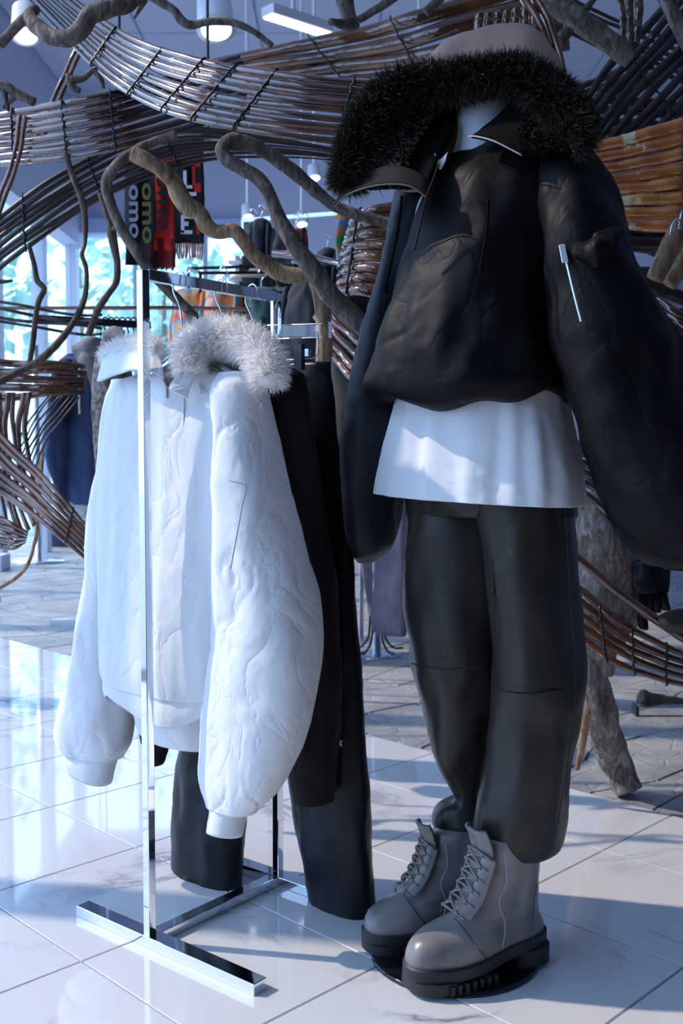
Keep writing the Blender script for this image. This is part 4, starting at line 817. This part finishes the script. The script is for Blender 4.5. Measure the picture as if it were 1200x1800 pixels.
s = scarf('dark maroon scarf end hanging below the bright red one', 262, 306, 420, 470, M['scarf_maroon'], M['scarf_maroon'], 474)
s = scarf('black knitted scarf with white block letters, red edging and pink fringe', 306, 357, 240, 428, M['scarf_black'], M['fringe_pink'], 455)
YF = YS - .045
for mt_, nm_, bars in ((M['knit_white'], 'letter', [(322, 300, 328, 331), (322, 326, 338, 331)]), (M['knit_white'], 'letter', [(330, 338, 345, 344)]), (M['knit_white'], 'letter', [(318, 378, 324, 410), (318, 405, 338, 411), (322, 378, 337, 384), (323, 390, 331, 397)]), (M['scarf_red'], 'red_edging', [(338, 288, 343, 325), (338, 288, 352, 293), (341, 322, 353, 338)]), (M['scarf_red'], 'red_edging', [(345, 392, 350, 412)])):
    m = MB()
    for a, b, c, d in bars:
        p, q = at(a, b, YF), at(c, d, YF); m.box((p + q) / 2, abs(q.x - p.x), .006, abs(q.z - p.z))
    m.build(nm_, mt_, s)
sr = empty('scarf_rail', 'black rail the knitted scarves hang from, behind the bamboo arch', 'rail')
m = MB(); m.bar(at(205, 262, YS), at(372, 240, YS), .02, .02); m.build('bar', M['black_steel'], sr)
for x, y in ((212, 262), (366, 241)):
    p = at(x, y, YS); m = MB(); m.tube([p, Vector((p.x, p.y, CZ))], .006, 8); m.build('wire', M['black_steel'], sr)

# ------------------------------------------------------------------ left background rail with denim jacket
gb = gnd(68, 988)
st = empty('rail_stand', 'chrome pole with flat round foot standing below the denim jacket', 'stand')
m = MB(); m.tube([gb, gb + Z(2.0)], .034, 16); m.build('pole', M['steel'], st, True)
m = MB(); m.tube([gb + Z(0), gb + Z(.015), gb + Z(.03)], [.24, .24, .2], 40); m.build('foot', M['steel'], st, True)
YD = 3.5
rl = empty('garment_rail', 'dark garment rail above the denim jacket at the left', 'rail')
m = MB(); m.bar(at(60, 560, YD), at(262, 572, YD + .3), .025, .025); m.build('bar', M['black_steel'], rl)
dj = empty('denim_jacket', 'dark blue denim jacket with pale grey hood on the left rail', 'jacket')
PD = math.radians(20)
cloth('body', [(120, 185, 622, YD, .03), (104, 200, 645, YD, .06), (98, 205, 720, YD, .08), (98, 205, 820, YD, .085), (102, 200, 885, YD, .08)], PD, M['denim'], dj, n=50, seg=60, fold=.014, seed=61)
cloth('sleeve', [(108, 130, 632, YD - .08, .02), (92, 128, 665, YD - .08, .05), (80, 122, 740, YD - .08, .06), (82, 126, 810, YD - .08, .06), (96, 124, 860, YD - .08, .05), (100, 120, 895, YD - .08, .04)], PD, M['denim'], dj, n=50, seg=40, fold=.012, seed=62, cap=(True, True))
cloth('hem_trim', [(102, 200, 880, YD, .083), (103, 200, 893, YD, .083), (104, 199, 905, YD, .08)], PD, M['pale_trim'], dj, n=8, seg=50, fold=.006, cap=(False, True), hem=lambda v, t, p: -.02 * math.cos(t))
sheet('hood', [[at(126, 612, YD - .02), at(145, 600, YD - .03), at(165, 592, YD - .02), at(180, 600, YD)], [at(134, 630, YD - .07), at(150, 630, YD - .09), at(165, 640, YD - .09), at(178, 640, YD - .06)], [at(142, 645, YD - .09), at(155, 670, YD - .1), at(165, 690, YD - .1), at(172, 720, YD - .09)]], M['grey_cloth'], dj, 24, 20, .01, .008)
line('drawcord', [at(140, 640, YD - .12), at(139, 690, YD - .12), at(140, 728, YD - .12)], .004, M['cord'], dj)
line('yoke_seam', [at(84, 692, YD - .135), at(105, 684, YD - .14), at(122, 682, YD - .13)], .0025, mat('denim_thread', (.25, .3, .42), .9), dj)
tw = empty('tweed_jacket', 'grey speckled jacket squeezed between the denim and the white jacket', 'jacket')
cloth('body', [(176, 212, 600, YD - .25, .03), (168, 225, 640, YD - .25, .04), (168, 232, 740, YD - .25, .05), (168, 236, 860, YD - .25, .05)], math.radians(30), M['tweed'], tw, n=40, seg=40, fold=.012, seed=63)
sheet('collar', [[at(180, 585, YD - .25), at(200, 575, YD - .24), at(220, 582, YD - .25)], [at(178, 620, YD - .32), at(196, 640, YD - .33), at(214, 622, YD - .32)]], M['grey_cloth'], tw, 16, 10, .01, .004)
for i in range(6):
    x = 185 + i * 10; t = empty('wire_hanger', 'dark hanger on the left rail, %s from the acrylic post' % ['first', 'second', 'third', 'fourth', 'fifth', 'sixth'][i], 'hanger', 'dark hangers on the left rail'); p = at(x, 566, YD + .2 + i * .02)
    m = MB(); m.tube(cr([p + Vector((.012 * math.cos(a), 0, .016 * math.sin(a))) for a in [math.radians(q) for q in range(-20, 220, 30)]] + [p + Vector((0, 0, -.03)), p + Vector((0, 0, -.06))], 24), .003, 6); m.build('hook', M['black_steel'], t, True)
    m = MB(); m.tube(cr([p + Vector((-.06, .15, -.11)), p + Vector((0, 0, -.06)), p + Vector((.06, -.15, -.11))], 12), .012, 8); m.build('arm', M['black_steel'], t, True)
ap = empty('acrylic_post', 'clear acrylic post standing left of the white jacket collar', 'post')
p0 = at(170, 545, 4.4); m = MB(); m.box((p0.x, p0.y, p0.z / 2), .028, .028, p0.z); bevel(m.build('post', M['acrylic'], ap), .001)
m = MB(); m.box((p0.x, p0.y, .006), .1, .1, .012); m.build('foot', M['acrylic'], ap)
gx = at(188, 560, 2.78); 
bn = empty('floor_sign', 'low grey metal bar lying on the stone edge left of the white sleeve', 'metal bar'); q0 = gnd(92, 1100); 
m = MB(); m.box((q0.x + .12, q0.y, .02), .26, .04, .04); m.build('bar', M['steel'], bn)
pb = empty('pale_plinth', 'pale block on the floor at the left edge below the curled bamboo', 'plinth'); q = gnd(-8, 1005)
m = MB(); m.box((q.x, q.y + .1, .07), .12, .25, .14); bevel(m.build('block', M['plaster'], pb), .006)
bx = empty('storage_crate', 'dark blue low crate on the floor under the denim jacket', 'crate'); q = gnd(110, 962)
m = MB(); m.box((q.x, q.y + .2, .13), .44, .35, .26); bevel(m.build('box', mat('crate_navy', (.012, .02, .07), .5), bx), .01)
m = MB(); m.box((q.x, q.y + .2, .27), .46, .37, .02); m.build('lid', mat('crate_lid', (.02, .03, .09), .4), bx)

# ------------------------------------------------------------------ middle background
def garment(label, px0, px1, y0, y1, Y, mt, seed, cat='jacket', name='hanging_jacket', phi=25, depth=.07, sl=True, group='clothes on the far rails'):
    t = empty(name, label, cat, group); w = px1 - px0; ph = math.radians(phi); h = y1 - y0
    cloth('body', [(px0 + .38 * w, px1 - .38 * w, y0, Y, .02), (px0 + .14 * w, px1 - .14 * w, y0 + .07 * h, Y, depth * .7), (px0 + .10 * w, px1 - .10 * w, y0 + .3 * h, Y, depth), (px0 + .08 * w, px1 - .08 * w, y1, Y, depth)], ph, mt, t, n=26, seg=36, fold=.02, seed=seed)
    if sl:
        for a, b, dy in ((px0, px0 + .3 * w, .06), (px1 - .3 * w, px1, -.06)):
            cloth('sleeve', [((a + b) / 2 - .08 * w, (a + b) / 2 + .08 * w, y0 + .06 * h, Y + dy, .03), (a + .03 * w, b - .03 * w, y0 + .2 * h, Y + dy, .05), (a, b - .06 * w, y0 + .6 * h, Y + dy, .05), (a + .02 * w, b - .1 * w, y0 + .92 * h, Y + dy, .04)], ph, mt, t, n=20, seg=24, fold=.015, seed=seed + 1)
    p = at((px0 + px1) / 2, y0, Y); m = MB(); m.tube(cr([p - Z(.02), p + Z(.03), p + Vector((.02, 0, .05)), p + Vector((0, 0, .075)), p + Vector((-.015, 0, .06))], 16), .003, 6); m.build('hook', M['steel'], t, True)
    return t
M['navy'] = fabric('navy_cloth', (.008, .012, .022), (.02, .028, .045), .8, 8, 60, .2)
M['tealdark'] = fabric('dark_teal_cloth', (.01, .04, .045), (.03, .10, .09), .8, 10, 60, .2)
M['red_cloth'] = fabric('red_cloth', (.45, .03, .015), (.6, .06, .02), .8, 8, 60, .2)
M['olive_cloth'] = fabric('olive_cloth', (.025, .027, .024), (.045, .045, .038), .8, 6, 50, .2)
def print_mat(name, cols, sc):
    m = mat(name, cols[0], .8); N, L, B = nodes(m); t = tex(m, coord='World', Scale=sc, Detail=2.0); r = ramp(m, t.outputs[0], [(.36 + .32 * i / (len(cols) - 1), c) for i, c in enumerate(cols)]); L.new(r.outputs[0], B.inputs['Base Color']); return m
M['tie_dye'] = print_mat('tie_dye', [(.04, .25, .08), (.7, .2, .04), (.05, .3, .5), (.1, .45, .15)], 9)
M['print_tee'] = print_mat('print_tee', [(.65, .12, .05), (.75, .35, .12), (.12, .4, .5), (.7, .1, .08), (.6, .55, .4)], 7)
M['striped'] = print_mat('dark_mixed', [(.01, .02, .03), (.05, .16, .14), (.12, .03, .06), (.02, .03, .05)], 10)
fr_ = empty('far_rail', 'steel rail carrying dark jackets in front of the far wall', 'rail')
m = MB(); m.bar(at(425, 388, 5.6), at(640, 372, 5.4), .02, .02); m.build('bar', M['steel'], fr_)
for x, y, Y in ((428, 388, 5.6), (636, 372, 5.4)):
    p = at(x, y, Y); m = MB(); m.tube([p, Vector((p.x, p.y, 0))], .012, 8); m.build('leg', M['steel'], fr_)
garment('dark teal jacket at the left end of the far rail', 428, 462, 392, 520, 5.6, M['tealdark'], 71)
garment('black pointed-shoulder jacket on the far rail', 440, 480, 385, 500, 5.55, M['navy'], 73)
garment('navy coat in the middle of the far rail behind the hairpin branch', 466, 520, 398, 520, 5.5, M['navy'], 75)
garment('red jacket on the far rail peeking between driftwood branches', 500, 540, 402, 470, 5.45, M['red_cloth'], 77)
garment('slim black top on the far rail right of the hairpin branch', 526, 545, 400, 480, 5.4, M['navy'], 79, sl=False, cat='top', name='tank_top')
garment('dark jacket low on the far rail beside the tie-dye top', 555, 596, 436, 540, 5.35, M['navy'], 81)
garment('tie-dye top in green and orange on the far rail', 588, 620, 376, 470, 5.3, M['tie_dye'], 83, sl=False, cat='top', name='tank_top')
# shelf with folded clothes
shf = empty('wall_shelf', 'shelf unit with folded clothes behind the twisting branch', 'shelf')
for y in (470, 500, 535, 560):
    m = MB(); m.bar(at(420, y, 5.2), at(560, y, 5.1), .3, .015); m.build('board', M['mullion'], shf)
for x in (422, 558):
    p = at(x, 460, 5.2 if x < 500 else 5.1); m = MB(); m.box((p.x, p.y, p.z / 2), .02, .3, p.z); m.build('side', M['mullion'], shf)
i = 0
for y in (466, 496, 531):
    for x in (440, 470, 500, 530):
        i += 1; c = at(x, y - 4, 5.05)
        m = MB(); m.box(c - Z(.0), .078, .16, .05); o = bevel(m.build('folded_shirt', [M['striped'], M['navy'], M['tealdark']][i % 3]), .018, 3)
        tag(o, 'folded dark shirt on the %s board of the wall shelf, %s from the left' % ({466: 'top', 496: 'middle', 531: 'lower'}[y], {440: 'first', 470: 'second', 500: 'third', 530: 'fourth'}[x]), 'shirt', 'folded shirts on the shelf')
cap_ = empty('cap', 'beige cap lying on the shelf behind the rack rail', 'cap')
c = at(468, 489, 5.04); c.z = at(468, 500, 5.15).z + .028; m = MB()
m.rings([[c + Vector((.085 * s * math.cos(t), .085 * s * math.sin(t), z)) for t in [2 * math.pi * j / 24 for j in range(24)]] for s, z in ((1, -.02), (1, .02), (.85, .05), (.5, .072), (.1, .08))]); m.build('crown', mat('beige', (.55, .42, .33), .9), cap_, True)
m = MB(); m.rings([[c + Vector((-.05 + .12 * s * math.cos(t), -.03 + .08 * s * math.sin(t), z)) for t in [2 * math.pi * j / 24 for j in range(24)]] for s, z in ((1, -.024), (1, -.016))]); m.build('brim', bpy.data.materials['beige'], cap_, True)
# small black frame rack with printed tees in front of the window
fk = empty('frame_rack', 'thin black frame rack in front of the bright window', 'clothes rack')
A0, A1 = at(331, 472, 4.7), at(352, 480, 4.45); B0, B1 = at(470, 468, 4.7), at(470, 479, 4.45)
for a, b in ((A0, B0), (A1, B1), (A0, A1)):
    m = MB(); m.bar(a, b, .012, .012); m.build('bar', M['black_steel'], fk)
for a in (A0, A1, B0):
    m = MB(); m.bar(a, Vector((a.x, a.y, 0)), .012, .012, (0, 1, 0)); m.build('leg', M['black_steel'], fk)
garment('colourful printed t-shirt at the left of the frame rack', 300, 372, 506, 640, 4.5, M['print_tee'], 85, cat='t-shirt', name='printed_t_shirt', group='printed t-shirts')
garment('orange printed t-shirt behind the white fur hood', 352, 432, 500, 640, 4.42, M['print_tee'], 87, cat='t-shirt', name='printed_t_shirt', group='printed t-shirts')
garment('dark printed t-shirt near the far post of the chrome rack', 420, 500, 505, 640, 4.36, M['striped'], 89, cat='t-shirt', name='printed_t_shirt', group='printed t-shirts')
garment('dark coat hanging behind the far post of the chrome rack', 494, 600, 490, 760, 3.25, M['navy'], 91, cat='coat', name='hanging_coat', depth=.09, group='dark coats behind the rack')
garment('dark olive coat hanging left of the mannequin sleeve', 570, 670, 510, 790, 3.1, M['olive_cloth'], 93, cat='coat', name='hanging_coat', depth=.09, group='dark coats behind the rack')
cr_ = empty('coat_rail', 'dark bamboo rail holding the two dark coats', 'rail')
m = MB(); m.tube([at(480, 446, 3.3), at(547, 452, 3.25), at(620, 471, 3.1), at(720, 495, 2.9)], .012, 10); m.build('bar', M['bamboo_dark'], cr_, True)

# stand with washed grey trousers
gs = gnd(662, 1152); sp = empty('trouser_stand', 'chrome stand with black wire feet under the grey trousers', 'stand')
m = MB(); m.tube([gs, gs + Z(1.05)], .022, 16); m.build('pole', M['chrome'], sp, True)
m = MB(); m.tube([gs, gs + Z(.006), gs + Z(.01)], [.12, .12, .1], 32); m.build('foot', M['steel'], sp, True)
for i in range(5):
    a = i * 1.2566 + .3; d = Vector((math.cos(a), math.sin(a), 0)); m = MB(); m.tube(cr([gs + d * .14 + Z(.03), gs + d * .09 + Z(.035), gs + d * .045 + Z(.09), gs + d * .035 + Z(.2)], 14), .006, 6); m.build('wire_leg', M['black_steel'], sp, True)
wt_ = empty('washed_trousers', 'washed grey-violet trousers hanging on the stand behind the mannequin', 'trousers')
M['washed'] = fabric('washed_cloth', (.10, .09, .13), (.34, .30, .36), .9, 4, 60, .3)
YW = gs.y
cloth('leg', [(668, 740, 880, YW - .06, .05), (662, 730, 960, YW - .06, .06), (655, 722, 1040, YW - .06, .06), (652, 716, 1100, YW - .06, .055), (662, 712, 1116, YW - .06, .045)], math.radians(20), M['washed'], wt_, n=40, seg=40, fold=.03, fscale=(12, 12, 2), seed=95, cap=(True, True))
cloth('leg', [(630, 700, 880, YW + .08, .05), (635, 690, 980, YW + .08, .05), (648, 680, 1060, YW + .08, .04), (652, 674, 1108, YW + .08, .03)], math.radians(20), M['washed'], wt_, n=30, seg=30, fold=.02, seed=96)
cloth('waist', [(640, 740, 800, YW, .06), (636, 742, 890, YW, .1)], math.radians(20), M['washed'], wt_, n=12, seg=40, fold=.01, seed=97)

# right background: gloves, pouch, chrome bar
gl = empty('glove', 'black leather glove dangling below the bomber sleeve', 'glove'); YG = 2.95
sheet('palm', [[at(1118, 985, YG), at(1145, 980, YG - .02), at(1172, 985, YG)], [at(1116, 1020, YG), at(1145, 1018, YG - .03), at(1170, 1020, YG)], [at(1120, 1042, YG), at(1145, 1040, YG - .02), at(1168, 1040, YG)]], M['leather_black'], gl, 16, 12, .03, .004)
for x0, x1, y1, r in ((1122, 1130, 1105, 9), (1137, 1142, 1085, 8), (1151, 1154, 1078, 8), (1163, 1170, 1074, 8)):
    m = MB(); m.tube(cr([at(x0, 1030, YG), at((x0 + x1) / 2, 1055, YG - .01), at(x1, y1 - 6, YG), at(x1, y1, YG)], 14), [r * YG / F] * 12 + [r * .8 * YG / F, r * .3 * YG / F], 10); m.build('finger', M['leather_black'], gl, True)
m = MB(); m.tube([at(1145, 985, YG), at(1147, 900, YG)], .003, 6); m.build('hang_cord', M['black_steel'], gl)
pc = empty('pouch', 'small dark brown pouch at the right edge above the drooping hoop', 'pouch')
cloth('bag', [(1185, 1225, 1072, 2.7, .02), (1158, 1240, 1085, 2.7, .05), (1160, 1245, 1100, 2.7, .05), (1175, 1235, 1112, 2.7, .03)], .3, mat('pouch_brown', (.03, .022, .02), .6), pc, n=20, seg=30, fold=.008, cap=(True, True))
g = gnd(1118, 1256); cb = empty('chrome_bar', 'chrome bar lying on the stone floor in front of the dark log', 'metal bar')
m = MB(); m.bar((g.x, g.y, .018), (g.x + .5, g.y - .0, .018), .05, .034); bevel(m.build('bar', M['chrome'], cb), .003)
m = MB(); m.box((g.x - .004, g.y, .018), .012, .06, .04); m.build('end_cap', M['black_steel'], cb)
hk = empty('wire_hook', 'thin wire hooks on the pale wood stubs at the right edge', 'hook')
m = MB(); m.tube(cr([at(1178, 412, 2.55), at(1182, 395, 2.55), at(1190, 385, 2.55), at(1196, 392, 2.55), at(1193, 402, 2.55), at(1198, 370, 2.55)], 20), .003, 6); m.build('wire', M['steel'], hk, True)

# ------------------------------------------------------------------ SUBPARTS: small pieces ride on the part they belong to
OWNER = {'lug': 'outsole', 'zip_pull': 'zip', 'zip_stop': 'zip', 'fur_trim': 'hood', 'fur_trim_core': 'hood', 'lining_fur': 'hood_lining', 'collar_piping': 'collar', 'cuff': 'sleeve',
         'cord_end': 'drawcord', 'tassel': 'knit', 'lettering': 'knit', 'letter': 'knit', 'red_edging': 'knit', 'eyelet': 'facing', 'clip_spring': 'clip', 'light_gap': 'leg', 'diffuser': 'track', 'lens': 'housing', 'pocket_edge': 'body', 'sleeve_pocket': 'sleeve', 'zip_tape': 'body', 'pull_tab': 'upper', 'stitching': 'upper', 'vamp_seam': 'upper', 'heel_seam': 'upper', 'ticket': 'sheet'}
stem = lambda o: o.name.split('.')[0]
for t in [o for o in bpy.data.objects if o.type == 'EMPTY' and o.parent is None]:
    kids = sorted(t.children, key=lambda o: o.name); by = {}
    for k in kids: by.setdefault(stem(k), []).append(k)
    for k in kids:
        own = by.get(OWNER.get(stem(k), ''), [])
        if own:
            i = by[stem(k)].index(k); k.parent = own[min(i, len(own) - 1)]
